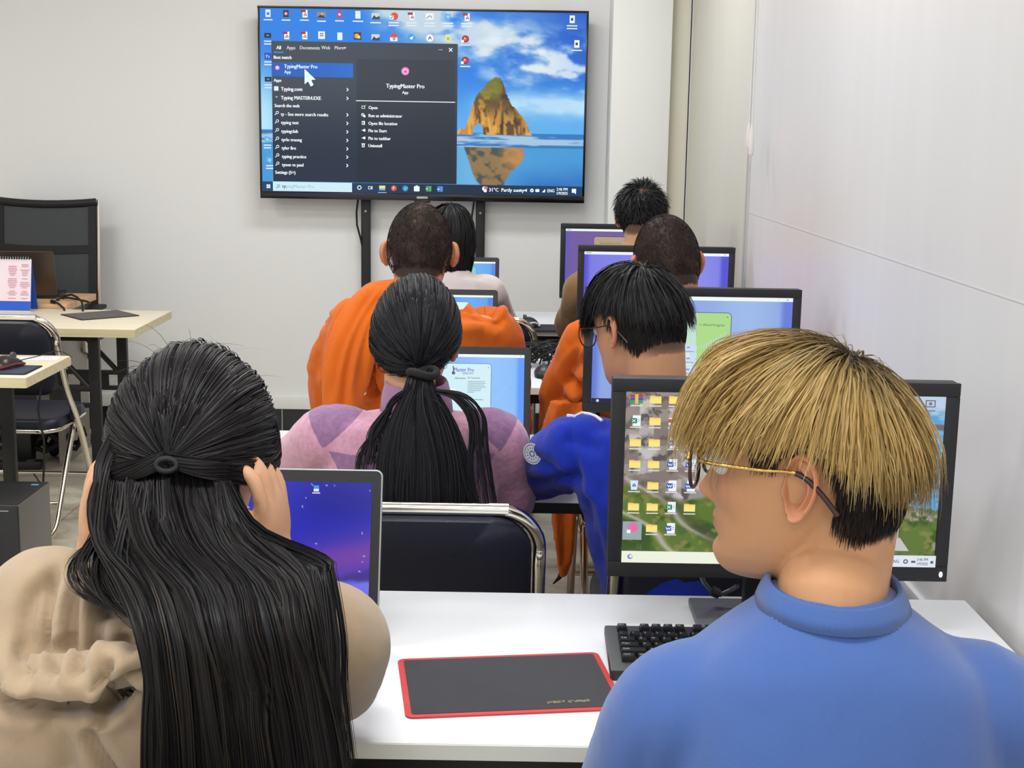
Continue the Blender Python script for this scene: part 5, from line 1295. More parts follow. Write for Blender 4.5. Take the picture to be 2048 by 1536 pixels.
# ---- skin and cloth
def skin_mat():
    m, t, b = nt('skin'); at = N(t, 'ShaderNodeVertexColor', layer_name='Col')
    tc = N(t, 'ShaderNodeTexCoord'); nz = N(t, 'ShaderNodeTexNoise'); nz.inputs['Scale'].default_value = 60; nz.inputs['Detail'].default_value = 4
    mx = N(t, 'ShaderNodeMix', data_type='RGBA', blend_type='MULTIPLY'); mx.inputs[0].default_value = .25
    t.links.new(tc.outputs['Object'], nz.inputs['Vector']); t.links.new(at.outputs['Color'], mx.inputs[6]); t.links.new(nz.outputs['Color'], mx.inputs[7])
    hs = N(t, 'ShaderNodeMix', data_type='RGBA'); hs.inputs[0].default_value = .12
    t.links.new(at.outputs['Color'], b.inputs['Base Color'])
    b.inputs['Roughness'].default_value = .52; b.inputs['Specular IOR Level'].default_value = .35
    b.inputs['Subsurface Weight'].default_value = .12; b.inputs['Subsurface Radius'].default_value = (.012, .005, .003); b.inputs['Subsurface Scale'].default_value = 1.0
    nb = N(t, 'ShaderNodeTexNoise'); nb.inputs['Scale'].default_value = 420; nb.inputs['Detail'].default_value = 3; t.links.new(tc.outputs['Object'], nb.inputs['Vector'])
    bp = N(t, 'ShaderNodeBump'); bp.inputs['Strength'].default_value = .12; bp.inputs['Distance'].default_value = .001; t.links.new(nb.outputs['Fac'], bp.inputs['Height']); t.links.new(bp.outputs['Normal'], b.inputs['Normal'])
    return m
M['skin'] = skin_mat()
def cloth(name, rgb, rough=.9, weave=900, var=.06, sheen=.2):
    return mat(name, rgb, rough, spec=.15, noise=(18, var), bump=(weave, .35), sheen=sheen)
M['trouser'] = cloth('dark_trousers', (38, 40, 52)); M['shoe'] = mat('shoe', (40, 40, 44), .5); M['eye'] = col_mat('eye', .15, .5)

def make_body(root, H, nb, sL, sR, eL, eR, wL, wR, hip, tone, vox, handL=None, handR=None, shade=None, slim=1.0, flare=.5, neck_r=.056, es=1.0):
    """one continuous skin surface: head, neck, trunk, arms, hands"""
    mb = MB(); sc = H.sc
    R = head_rings(); mb.rings(H.W(R.reshape(-1, 3)).reshape(R.shape))
    nb = np.asarray(nb); top = H.W(A3(0, -.034, -.005)); mid = H.W(A3(0, -.030, -.085))
    limb(mb, [top, mid, nb + (0, .0, .0), nb - (0, 0, .05)], [neck_r * 1.14, neck_r * 1.02, neck_r * 1.02, neck_r * 1.12], 6, 24)
    limb(mb, [nb - (0, 0, .05), (np.asarray(sL) + np.asarray(sR)) / 2 - (0, 0, .1), hip], [.060, .09, .11], 6, 24)
    for s_, e, w, hd in ((sL, eL, wL, handL), (sR, eR, wR, handR)):
        s_, e, w = map(np.asarray, (s_, e, w))
        limb(mb, [nb - (0, 0, .06), s_, (s_ + e) / 2, e, (e + w) / 2 + 0, w], np.array([.040, .044, .041, .036, .034, .024]) * slim, 5, 16)
        if hd: hand(mb, w, *hd)
    V, Nn, f = remesh(mb, vox, 4)
    L = H.L(V); base = lin(np.array(tone)); C = np.tile(base, (len(V), 1))
    def tint(mask, rgb, a): 
        nonlocal C
        k = (np.clip(mask, 0, 1) * a)[:, None]; C = C * (1 - k) + lin(np.array(rgb)) * k
    x, y, z = L[:, 0], L[:, 1], L[:, 2] + .105
    fr = y > .03
    tint(np.exp(-(x / .019) ** 2 - ((z - .058) / .0075) ** 2 * 1.0) * fr * 1.6, (206, 112, 108), .85)
    tint(np.exp(-((np.abs(x) - .04) / .02) ** 2 - ((z - .095) / .02) ** 2) * fr, (222, 150, 122), .35)
    tint(np.exp(-((np.abs(x) - .031) / .02) ** 4 - ((z - .1375 - .002) / .0042) ** 2) * fr * 1.5, (44, 34, 30), .85)
    tint(np.exp(-(x / .016) ** 2 - ((z - .088) / .012) ** 2) * (y > .09), (222, 142, 116), .35)
    if shade is not None: tint(shade(L) * ((((L - HE_c) / HE_r) ** 2).sum(1) < 1.25), (34, 28, 26), .96)
    mb2 = MB(); mb2.add(V, f, C)
    for sd in (-1, 1):
        E_, ef = ear_mesh(sd, flare, 1.0, es); ec = np.tile(base, (len(E_), 1)); k = .38; ec = ec * (1 - k) + lin(np.array((206, 120, 96))) * k; mb2.add(H.W(E_), ef, ec)
    o = obj('body', mb2, M['skin'], root, world=True, ang=0)
    for sd in (-1, 1):
        me = MB(); me.ell((0, 0, 0), .0122, seg=20, rg=14); v = me.v[0]; d = v / np.linalg.norm(v, axis=1, keepdims=True)
        cc = np.where((d[:, 1] > .93)[:, None], lin(np.array((20, 14, 12))), lin(np.array((226, 222, 216)))); me.c[0] = cc; me.hascol = True
        me.v[0] = H.W(v + A3(sd * .031, .0735, .016)); obj('eye', me, M['eye'], o, world=True, ang=0)
    return o

def trunk(mb, nb, sL, sR, hip, dep=1.0, bulk=1.0, neck=.07, low=1.0, back=0.0):
    nb, sL, sR, hip = map(lambda q: np.asarray(q, float), (nb, sL, sR, hip)); md = (sL + sR) / 2; Wd = np.linalg.norm((sR - sL)[:2]) / 2; ax = unit(A3(*(sR - sL)[:2], 0)); ay = A3(-ax[1], ax[0], 0)
    sz = md[2]
    lv = [(nb + (0, 0, .008), neck, neck * .98), (nb - (0, 0, .01), neck * 1.22, neck * 1.1), (nb * .6 + md * .4 + (0, 0, .012), Wd * .70, .092 * dep), (nb * .25 + md * .75 + (0, -.004, .022), Wd * .95, .104 * dep), (A3(*md[:2], sz - .02) + (0, -.006, 0), Wd * 1.03, .118 * dep),
          (A3(*(md * .85 + hip * .15)[:2], sz - .10) + (0, -.008 - back, 0), Wd * 1.03, .128 * dep), (A3(*(md * .5 + hip * .5)[:2], sz * .5 + hip[2] * .5) + (0, -back, 0), Wd * .98 * bulk, .128 * dep), (A3(hip[0], hip[1], hip[2] + .08), Wd * 1.0 * bulk * low, .135 * dep), (A3(hip[0], hip[1], hip[2] - .04), Wd * .97 * bulk * low, .13 * dep)]
    a = np.arange(40) * 2 * PI / 40; ca, sa = np.cos(a), np.sin(a); cx = np.sign(ca) * np.abs(ca) ** .85; sx = np.sign(sa) * np.abs(sa) ** .85
    P = np.array([np.concatenate([c, [hw, hd]]) for c, hw, hd in lv]); P = crom(P, 5)
    mb.rings([p[:3] + cx[:, None] * ax * p[3] + sx[:, None] * ay * p[4] for p in P])
def folds(V, Nn, amp, sc, seed, dirs=(1, 1, 1)):
    q = V * np.asarray(dirs) * sc; n = fbm3(q + 3 * fbm3(q * .5, seed + 9, 2)[:, None] * .5, seed, 3)
    return V + Nn * ((np.abs(n - .5) * 2 - .35) * amp)[:, None]
def cloth_obj(name, mb, vox, sm, m, root, fold=None, colf=None, label=None, post=None, sd=None):
    V, Nn, f = remesh(mb, vox, sm)
    if fold: V = fold(V, Nn)
    mb2 = MB(); mb2.add(V, f, colf(V) if colf else None)
    if post: post(mb2)
    o = obj(name, mb2, m, root, world=True, ang=0, label=label)
    if sd is not None: a = o.data.attributes.new('sd', 'FLOAT', 'POINT'); a.data.foreach_set('value', sd(np.concatenate(mb2.v)).astype(np.float32))
    return o
def legs(root, hip, y_knee=.42, m=None):
    hip = np.asarray(hip)
    mb = MB(); mb.ell(hip + (0, -.0, -.02), (.165, .13, .09))
    for sx in (-1, 1):
        limb(mb, [hip + (sx * .085, .02, -.02), hip + (sx * .10, y_knee * .55, -.005), hip + (sx * .105, y_knee, -.015), hip + (sx * .105, y_knee + .02, -.22), hip + (sx * .105, y_knee - .01, .1 - hip[2] + .02)], [.088, .078, .066, .058, .05], 5, 16)
    cloth_obj('trousers', mb, .012, 4, m or M['trouser'], root, lambda V, Nn: folds(V, Nn, .006, 16, 3))
    for sx in (-1, 1):
        c = A3(hip[0] + sx * .105, hip[1] + y_knee + .04, 0); mb = MB(); mb.rings([[c + A3(p[0] * s_, p[1] * s_ , z) for p in rrect(.095, .27, .045)] for s_, z in ((.97, .0), (1, .012), (1, .03), (.93, .055), (.7, .085))]); obj('shoe', mb, M['shoe'], root, world=True)
# ------------------------------------------------------------------ the eight people
def neckline(root, name, c, rx, ry, tilt, flare, m, h=.03, label=None, rib=True, th=.005):
    """ribbed collar band, wider at its foot"""
    n = 160; mb = MB(); rg = []
    for k in range(n):
        a = 2 * PI * k / n; q = 1 + (.006 * math.cos(k * PI) if rib else 0)
        o = unit(A3(rx * math.cos(a), ry * math.sin(a), 0)); p = A3(rx * math.cos(a) * q, ry * math.sin(a) * q, 0); c0 = A3(*c) + p + A3(0, 0, -tilt * p[1])
        rg.append([c0 + o * (flare + .001) + A3(0, 0, -h / 2), c0 + o * (flare * .45 + th * .8), c0 + o * th * .6 + A3(0, 0, h * .42), c0 + o * .0 + A3(0, 0, h / 2), c0 - o * th + A3(0, 0, h * .4), c0 + o * (flare * .3 - th) + A3(0, 0, -h / 2)])
    V = np.array(rg).reshape(-1, 3); f = [(i * 6 + j, i * 6 + (j + 1) % 6, ((i + 1) % n) * 6 + (j + 1) % 6, ((i + 1) % n) * 6 + j) for i in range(n) for j in range(6)]
    return obj(name, mb.add(V, f), m, root, world=True, ang=0, label=label)

# ===== the blond man, front right
rn = np.random.default_rng(2)
root = thing('person', 'blond man in glasses and blue sweatshirt looking left, nearest on the right', 'person', (.32, 1.33, 0), 0)
H = Head((.305, 1.375, 1.209), math.radians(69), math.radians(-3), math.radians(0), 1.06)
nb = A3(.329, 1.33, 1.098); sL, sR = A3(.174, 1.345, .958), A3(.500, 1.33, .968); eL, eR = A3(.105, 1.45, .71), A3(.565, 1.45, .71); wL, wR = A3(.2, 1.69, .785), A3(.46, 1.72, .785); hip = A3(.33, 1.33, .52)
def fade(L):
    z = L[:, 2]; return (sst(-.004, .006, z - zline(L[:, 1]) + .004 * np.sin(L[:, 0] * 300))) * (L[:, 1] < .02) * sst(.9, 1.15, ((L[:, 1] + .010) / .030) ** 2 + ((z - .002) / .046) ** 2)
make_body(root, H, nb, sL, sR, eL, eR, wL, wR, hip, (202, 150, 110), .0032, (A3(.3, .9, -.1), A3(0, .1, 1), -1), (A3(-.2, .9, -.1), A3(0, .1, 1), 1), fade, neck_r=.055, flare=.22, es=1.10)
mb = MB(); trunk(mb, nb + (0, 0, .0), sL, sR, hip, 1.08, 1.05, .063)
for s_, e, w in ((sL, eL, wL), (sR, eR, wR)):
    limb(mb, [nb * .35 + s_ * .65 + (0, 0, -.028), s_, (s_ + e) / 2, e, (e + w) / 2, w + (e - w) * .08], [.066, .069, .066, .058, .052, .042], 6, 20)
M['bluesw'] = cloth('blue_sweatshirt', (76, 106, 172), .95, 1200, .035, .35)
def fold_b(V, Nn):
    V = folds(V, Nn, .006, 9, 5, (1, 1, .6)); 
    k = np.exp(-((V[:, 0] - .14 - .12 * (V[:, 2] - .95)) / .010) ** 2) * sst(.99, .93, V[:, 2]) * (V[:, 1] < 1.36); V = V - Nn * (k * .0035)[:, None]      # arm seam
    V = V + Nn * (.005 * np.sin((V[:, 2] - V[:, 0] * .5) * 70 + 2) * np.exp(-((V[:, 0] - .2) / .05) ** 2) * sst(.95, .85, V[:, 2]))[:, None]
    return V
cloth_obj('sweatshirt', mb, .007, 7, M['bluesw'], root, fold_b)
neckline(root, 'collar', nb + (0, -.002, .002), .066, .067, -.10, .011, cloth('blue_rib', (76, 106, 170), .95, 1500, .04, .3), .024, rib=True, th=.003)
legs(root, hip)
# hair: bleached mop over a dark undercut
G = H.G(); crown = A3(0.018, -.42, .9)
P = roots(12500, rn, lambda p: p[:, 2] > .058 + .15 * np.maximum(0, p[:, 1]))
S = mop(P, crown, .26 + 0 * P[:, 0], .04 + rn.uniform(.0, .30, len(P)) * (1 - .3 * (P[:, 1] < -.02)) + .08 * sst(.06, .11, P[:, 2]), G, 30, .5, .075, rn, .15, .5, .55)
def cut_b(p): return np.where(p[:, 1] > .05, .050, np.where(p[:, 1] > -.015, .060, .060 - .70 * np.minimum(.085, -.015 - p[:, 1])))
S = clump(S, rn, 420, .5, 1.1); S = trim(S, cut_b, rn, .013); S = S[:, np.linspace(0, 29, 16).round().astype(int)]
lockn = fbm(S[:, -1, 0] * 120, S[:, -1, 1] * 120 + S[:, -1, 2] * 90, 3, 2)
cb = np.array((200, 170, 110.)); cd_ = np.array((150, 118, 66.)); cl_ = np.array((228, 206, 150.))
cc = np.where(lockn[:, None] < .45, cb * .5 + cd_ * .5, cb) * 1.0; lk2 = vnoise(S[:, 8, 0] * 90 + 7, S[:, 8, 1] * 90 + S[:, 8, 2] * 60, 5)[:, None]; cc = cc * (1 - .5 * sst(.6, .8, lk2)) + cl_ * .5 * sst(.6, .8, lk2)
ck = np.repeat(cc[:, None, :], 16, 1); kk = np.linspace(0, 1, 16)
da = np.arccos(np.clip(((P - HE_c) / HE_r) @ unit(crown), -1, 1)); rt = np.exp(-(da / .26) ** 2)[:, None] * np.clip(1 - kk / .5, 0, 1)[None]; ck = ck * (1 - .88 * rt[..., None]) + np.array((40, 32, 26)) * .88 * rt[..., None]
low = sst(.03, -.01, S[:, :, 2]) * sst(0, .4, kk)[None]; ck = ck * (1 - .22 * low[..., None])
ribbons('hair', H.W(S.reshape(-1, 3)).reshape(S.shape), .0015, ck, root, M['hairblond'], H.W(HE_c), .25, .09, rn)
P = roots(7000, rn, lambda p: (p[:, 1] < .012) & (p[:, 2] < .055) & (((p[:, 1] + .010) / .030) ** 2 + ((p[:, 2] - .002) / .046) ** 2 > 1)); S = mop(P, crown, rn.uniform(.010, .02, len(P)), .035, G, 5, .5, .3, rn)
ribbons('undercut', H.W(S.reshape(-1, 3)).reshape(S.shape), .0010, (36, 29, 28), root, M['stub'], H.W(HE_c), .4, .3, rn)
P = roots(380, rn, lambda p: (p[:, 1] > .008) & (p[:, 1] < .034) & (p[:, 2] < .055) & (p[:, 2] > .036) & (p[:, 0] < 0)); S = mop(P, crown, rn.uniform(.012, .024, len(P)), .03, G, 6, .3, .3, rn)
ribbons('sideburn', H.W(S.reshape(-1, 3)).reshape(S.shape), .0012, (66, 48, 34), root, M['stub'], H.W(HE_c), .4, .3, rn)
# glasses
M['gold'] = mat('gold_metal', (214, 178, 104), .25, 1.0); M['darkrim'] = mat('dark_rim', (54, 34, 34), .25)
lm, lt, lb = nt('lens_glass'); lb.inputs['Base Color'].default_value = (1, 1, 1, 1); lb.inputs['Alpha'].default_value = .14; lb.inputs['Roughness'].default_value = .05; M['lens'] = lm
def glasses(root, H, rimx, rimz, rm, tm, rr=.0018, yy=.104, zz=.013, top=True):
    g = None; q = np.linspace(0, 2 * PI, 41)[:-1]
    br = MB().tube(H.W(crom([(-.012, yy - .002, zz + .006), (-.005, yy + .004, zz + .009), (.005, yy + .004, zz + .009), (.012, yy - .002, zz + .006)], 4)), rr, 8); g = obj('glasses', br, tm, root, world=True, ang=80)
    for sd in (-1, 1):
        c = A3(sd * .034, yy, zz)
        pts = np.stack([c[0] + rimx * np.sign(np.cos(q)) * np.abs(np.cos(q)) ** .85, np.full(40, yy) - .25 * np.abs(c[0] + rimx * np.cos(q)) ** 1.5, c[2] + rimz * np.sin(q)], 1)
        obj('rim', MB().tube(H.W(pts), rr * H.sc, 8, closed=True), rm, g, world=True, ang=80)
        obj('lens', MB().add(H.W(pts), [tuple(range(40))]), M['lens'], g, world=True, ang=0)
        if top: obj('brow_bar', MB().tube(H.W(pts[3:18] + (0, .001, .001)), rr * 1.5, 8), tm, g, world=True, ang=80)
        xe = sd * (abs(c[0]) + rimx); te = crom([(xe, yy - .012, zz + rimz * .55), (sd * .0765, .075, zz + .012), (sd * .0805, .03, zz + .009), (sd * .082, -.004, zz + .008), (sd * .083, -.024, zz - .006), (sd * .08, -.042, zz - .03)], 6)
        obj('temple', MB().tube(H.W(te[:19]), rr * 1.05, 8), tm, g, world=True, ang=80); obj('temple_tip', MB().tube(H.W(te[18:]), rr * 1.5, 8), rm, g, world=True, ang=80)
    return g
g = glasses(root, H, .026, .021, M['darkrim'], M['gold'], .0019)
Q = at_y
def buzz_shade(L): return sst(-.004, .006, L[:, 2] - zline(L[:, 1])) * (L[:, 2] > -.07)
# ===== the girl in the beige hoodie, front left
rn = np.random.default_rng(4)
root = thing('person', 'girl in a beige hoodie with half tied long black hair, head on hands', 'person', (-.36, 1.36, 0), 0)
H = Head((-.364, 1.53, 1.168), math.radians(3), math.radians(-12), math.radians(0), .98)
nb = A3(-.36, 1.455, 1.055); sL, sR = A3(-.525, 1.475, .985), A3(-.202, 1.475, .985); eL, eR = A3(-.545, 1.80, .797), A3(-.238, 1.79, .797); wL, wR = Q(184, 1120, 1.51), Q(552, 1122, 1.485); hip = A3(-.36, 1.33, .52)
make_body(root, H, nb, sL, sR, eL, eR, wL, wR, hip, (214, 164, 130), .0036, (A3(.04, -.08, .99), A3(-1, -.25, .1), -1, (.22, .55, .45), .03, .95, .25), (A3(-.04, -.08, .99), A3(1, -.25, .1), 1, (.22, .55, .45), .03, .95, .25), buzz_shade, slim=.95, neck_r=.052)
M['beige'] = cloth('beige_fleece', (178, 155, 128), .95, 1100, .04, .35)
mb = MB(); trunk(mb, nb, sL, sR, hip, 1.02, .90, .078)
for s_, e, w in ((sL, eL, wL), (sR, eR, wR)):
    limb(mb, [nb * .35 + s_ * .65 + (0, 0, -.024), s_, (s_ + e) / 2 + (0, 0, -.008), e + (0, -.0, .012), (e + w) / 2, w - (w - e) * .10], [.064, .068, .066, .056, .050, .040], 6, 20)
def fold_h(V, Nn):
    V = folds(V, Nn, .008, 11, 8, (1, 1, .7))
    k = np.exp(-((V[:, 0] + .215 - .25 * (V[:, 2] - .95)) / .007) ** 2) * (V[:, 1] < 1.5) * sst(1.02, .98, V[:, 2]); return V - Nn * (k * .003)[:, None]
cloth_obj('hoodie', mb, .007, 6, M['beige'], root, fold_h)
# the hood, lying open on her back
mb = MB()
mb.ell(Q(225, 1278, 1.40), (.185, .078, .085)); mb.ell(Q(110, 1262, 1.41), (.09, .075, .095)); mb.ell(Q(500, 1275, 1.425), (.10, .06, .08))
mb.ell(Q(235, 1455, 1.352), (.175, .075, .095)); mb.ell(Q(150, 1440, 1.37), (.085, .06, .085)); mb.ell(Q(420, 1450, 1.365), (.15, .07, .095))
rim = [Q(70, 1180, 1.40), Q(26, 1290, 1.345), Q(36, 1345, 1.315), Q(120, 1352, 1.288), Q(215, 1345, 1.280), Q(330, 1325, 1.283), Q(480, 1310, 1.295), Q(600, 1290, 1.32), Q(640, 1210, 1.38)]
limb(mb, rim, [.016, .020, .023, .024, .024, .024, .023, .02, .016], 6, 14)
for sd in (-1, 1): limb(mb, [nb + (sd * .06, .07, -.005), nb + (sd * .088, .02, .012), nb + (sd * .092, -.045, .004), nb + (sd * .085, -.10, -.04), nb + (sd * .04, -.135, -.10)], [.022, .028, .031, .031, .025], 5, 14)
def fold_hd(V, Nn):
    V = folds(V, Nn, .004, 9, 3, (1.2, 1, .5))
    for ln, w_, am in (([(85, 1150), (83, 1230), (88, 1298), (108, 1346)], .006, .014), ([(117, 1140), (134, 1207), (142, 1281), (138, 1345)], .006, .011), ([(60, 1165), (45, 1240), (62, 1310), (85, 1340)], .006, .009), ([(150, 1112), (171, 1173), (211, 1226), (274, 1228), (310, 1268)], .006, .011),
                       ([(4, 1350), (34, 1372), (114, 1376), (188, 1372), (251, 1358), (308, 1338), (420, 1326)], .007, .018), ([(259, 1258), (247, 1310), (238, 1345)], .005, .010), ([(228, 1412), (240, 1384), (272, 1366)], .005, .010), ([(206, 1405), (222, 1452), (251, 1504), (276, 1560)], .005, .009), ([(175, 1150), (190, 1230), (196, 1330)], .006, .008), ([(110, 1400), (160, 1440), (170, 1520)], .009, .006)):
        V = crease(V, Nn, [(x, min(y, 1306) if y < 1347 else y) for x, y in ln] if ln[-1][1] < 1347 else ln, 1.33, w_ * 1.3, am * 2.0, .2)
    return V
cloth_obj('hood', mb, .0048, 6, M['beige'], root, fold_hd)
legs(root, hip, .42)
G = H.G(); T = H.L(Q(338, 922, 1.425)); T = HE_c + (T - HE_c) / np.sqrt((((T - HE_c) / HE_r) ** 2).sum()) * 1.10
bk1 = np.array((30, 29, 33.)); bk2 = np.array((44, 42, 46.))
def blk(n, a=(20, 19, 22), b=(40, 35, 35), brown=0): t = rn.random((n, 1)) ** 2; c = np.array(a) * (1 - t) + np.array(b) * t; return np.where(rn.random((n, 1)) < brown, np.array((46, 38, 33)), c)
P = roots(9000, rn, lambda p: (p[:, 2] > .0) ); S = tied(P, T, rn.uniform(.08, .24, len(P)) * (1 + .3 * sst(.03, .06, np.abs(P[:, 0])) - .3 * sst(.07, .11, P[:, 2])), rn, 18); S = clump(S, rn, 500, .35, .8)
ribbons('hair', H.W(S.reshape(-1, 3)).reshape(S.shape), .0013, blk(len(P)), root, M['hair'], H.W(HE_c), .5, .2, rn)
# side sections twisted back over the ears
tw = []
for sd in (-1, 1):
    a = A3(sd * .088, .022, .048); p1 = A3(sd * .096, -.01, .014); p2 = A3(sd * .087, -.066, -.004); p3 = A3(sd * .04, -.122, .002); ctl = crom([a, p1, p2, p3, T + A3(sd * .004, -.012, .002)], 6); K = len(ctl); t = np.linspace(0, 1, K)
    for q in range(420):
        r_ = .0135 * rn.random() ** .5 * (1 - .45 * t); ph = rn.uniform(0, 6.28) + t * 3.2 * sd
        tw.append(ctl + np.stack([r_ * np.cos(ph) * .5, r_ * np.cos(ph) * .55, r_ * np.sin(ph) * 1.25], 1))
tw = np.array(tw); ribbons('twisted_hair', H.W(tw.reshape(-1, 3)).reshape(tw.shape), .0012, blk(len(tw)), root, M['hair'], H.W(HE_c), .5, .2, rn)
rows = [((225, 862, 1.462), (470, 862, 1.462)), ((212, 930, 1.445), (462, 930, 1.445)), ((204, 1000, 1.405), (468, 1000, 1.405)), ((212, 1080, 1.355), (512, 1080, 1.355)), ((262, 1165, 1.295), (600, 1155, 1.31)), ((296, 1260, 1.250), (628, 1250, 1.262)), ((312, 1350, 1.245), (648, 1340, 1.275)), ((318, 1450, 1.25), (668, 1440, 1.29)), ((318, 1600, 1.262), (690, 1600, 1.305)), ((345, 1760, 1.27), (660, 1760, 1.31))]
S = curtain([(Q(*a), Q(*b)) for a, b in rows], 11000, rn, 28, 64, .016, .045, wob=.007)
ribbons('loose_hair', S, .0014, blk(len(S), brown=.12), root, M['hair'], S * 0 + A3(-.36, 1.9, 0) + S * A3(0, 0, 1), .5, .22, rn)
S = curtain([(Q(205, 960, 1.43), Q(330, 960, 1.40)), (Q(190, 1060, 1.385), Q(330, 1060, 1.36)), (Q(150, 1128, 1.345), Q(350, 1130, 1.32)), (Q(170, 1180, 1.312), Q(420, 1200, 1.28)), (Q(250, 1225, 1.285), Q(430, 1290, 1.25))], 420, rn, 18, 14, .05, .02, wob=.008)
ribbons('loose_lock', S, .0012, blk(len(S)), root, M['hair'], S * 0 + A3(-.36, 1.9, 0) + S * A3(0, 0, 1), .3, .2, rn)
S = curtain([(Q(425, 960, 1.42), Q(462, 960, 1.43)), (Q(455, 1050, 1.375), Q(500, 1060, 1.38)), (Q(545, 1105, 1.36), Q(640, 1125, 1.385)), (Q(580, 1160, 1.33), Q(650, 1155, 1.37)), (Q(600, 1260, 1.29), Q(672, 1290, 1.34)), (Q(620, 1360, 1.285), Q(672, 1400, 1.33)), (Q(640, 1520, 1.29), Q(690, 1540, 1.32))], 420, rn, 22, 10, .06, .02, wob=.006)
ribbons('loose_lock', S, .0012, blk(len(S)), root, M['hair'], S * 0 + A3(-.36, 1.9, 0) + S * A3(0, 0, 1), .3, .2, rn)
obj('hair_tie', MB().tube(H.W([T + A3(.011 * math.cos(a), -.018, .007 * math.sin(a) - .004) for a in np.linspace(0, 2 * PI, 20)[:-1]]), .0032, 8, closed=True), M['black_soft'], root, world=True, ang=0)
# stray hairs
S = []
for k in range(60):
    a = rn.uniform(-.9, .9); p = HE_c + HE_r * unit(A3(math.sin(a) * .9, rn.uniform(-.5, .3), 1.0 - abs(a) * .4)) * 1.1; d = unit(A3(rn.normal(-.5, .7), rn.normal(-.4, .3), rn.uniform(-.05, .5))); L_ = rn.uniform(.03, .09)
    S.append([p + d * L_ * t + A3(0, 0, -.35 * L_ * t * t) for t in np.linspace(0, 1, 9)])
S = np.array(S); ribbons('stray_hair', H.W(S.reshape(-1, 3)).reshape(S.shape), .0004, (60, 56, 56), root, M['hair'], H.W(HE_c), .4, .1, rn)

# ===== the girl in the pink sweater, second row
rn = np.random.default_rng(6)
root = thing('person', 'girl in a pink and mauve sweater with a long black ponytail', 'person', (-.19, 2.70, 0), 0)
H = Head((-.197, 2.735, 1.127), math.radians(-4), math.radians(-8), math.radians(3), .98)
nb = A3(-.19, 2.68, 1.005); sL, sR = A3(-.365, 2.70, .945), A3(-.034, 2.70, .942); eL, eR = A3(-.50, 3.02, .800), A3(-.004, 2.79, .80); wL, wR = A3(-.36, 3.24, .782), A3(-.06, 3.10, .79); hip = A3(-.17, 2.66, .52)
make_body(root, H, nb, sL, sR, eL, eR, wL, wR, hip, (216, 166, 134), .0055, (A3(.3, .9, -.05), A3(0, .1, 1), -1), (A3(-.2, .9, -.05), A3(0, .1, 1), 1), buzz_shade, slim=.92, neck_r=.05)
mb = MB(); trunk(mb, nb, sL, sR, hip, 1.0, 1.0, .070)
for s_, e, w in ((sL, eL, wL), (sR, eR, wR)): limb(mb, [nb * .35 + s_ * .65 + (0, 0, -.024), s_, (s_ + e) / 2, e, (e + w) / 2, w - (w - e) * .06], [.062, .068, .066, .060, .052, .040], 6, 20)
def block_mat(name, c1, c2, rough=.95):
    m, t, b = nt(name); at = N(t, 'ShaderNodeAttribute', attribute_name='sd'); mr = N(t, 'ShaderNodeMapRange'); mr.inputs[1].default_value = -.0012; mr.inputs[2].default_value = .0012
    mx = N(t, 'ShaderNodeMix', data_type='RGBA'); mx.inputs[6].default_value = lin4(c1); mx.inputs[7].default_value = lin4(c2); t.links.new(at.outputs['Fac'], mr.inputs[0]); t.links.new(mr.outputs[0], mx.inputs[0])
    tc = N(t, 'ShaderNodeTexCoord'); nz = N(t, 'ShaderNodeTexNoise'); nz.inputs['Scale'].default_value = 90; nz.inputs['Detail'].default_value = 5; t.links.new(tc.outputs['Object'], nz.inputs['Vector'])
    m2 = N(t, 'ShaderNodeMix', data_type='RGBA', blend_type='OVERLAY'); m2.inputs[0].default_value = .35; t.links.new(mx.outputs[2], m2.inputs[6]); t.links.new(nz.outputs['Fac'], m2.inputs[7]); t.links.new(m2.outputs[2], b.inputs['Base Color'])
    bp = N(t, 'ShaderNodeBump'); bp.inputs['Strength'].default_value = .5; bp.inputs['Distance'].default_value = .003; t.links.new(nz.outputs['Fac'], bp.inputs['Height']); t.links.new(bp.outputs['Normal'], b.inputs['Normal'])
    b.inputs['Roughness'].default_value = rough; b.inputs['Specular IOR Level'].default_value = .1; b.inputs['Sheen Weight'].default_value = .3; return m
def sd_pink(V):
    u = np.abs(V[:, 0] + .195); z = V[:, 2]; uy = .085 + (1.02 - z) * 1.06; us = .178 + (z - .94) * .62
    return np.where(V[:, 1] < 2.83, np.maximum(np.minimum(u - uy, us - u), np.minimum(.932 - z, us - .008 - u)), -1)
cloth_obj('sweater', mb, .008, 6, block_mat('pink_mauve_knit', (206, 152, 176), (148, 110, 148)), root, lambda V, Nn: folds(V, Nn, .007, 12, 4), sd=sd_pink)
neckline(root, 'collar', nb + (0, .0, .03), .060, .060, -.12, .012, mat('mauve_rib', (158, 116, 152), .95, bump=(500, .3), sheen=.3), .065)
legs(root, hip)
T = H.L(Q(842, 742, 2.615)); T = HE_c + (T - HE_c) / np.sqrt((((T - HE_c) / HE_r) ** 2).sum()) * 1.12
P = roots(8000, rn, lambda p: p[:, 2] > -.055); S = tied(P, T, rn.uniform(.06, .23, len(P)), rn, 16); S = clump(S, rn, 400, .3, .8)
def blk(n, a=(22, 22, 27), b=(40, 39, 44)): t = rn.random((n, 1)) ** 2; return np.array(a) * (1 - t) + np.array(b) * t
ribbons('hair', H.W(S.reshape(-1, 3)).reshape(S.shape), .0016, blk(len(P)), root, M['hair'], H.W(HE_c), .6, .22, rn)
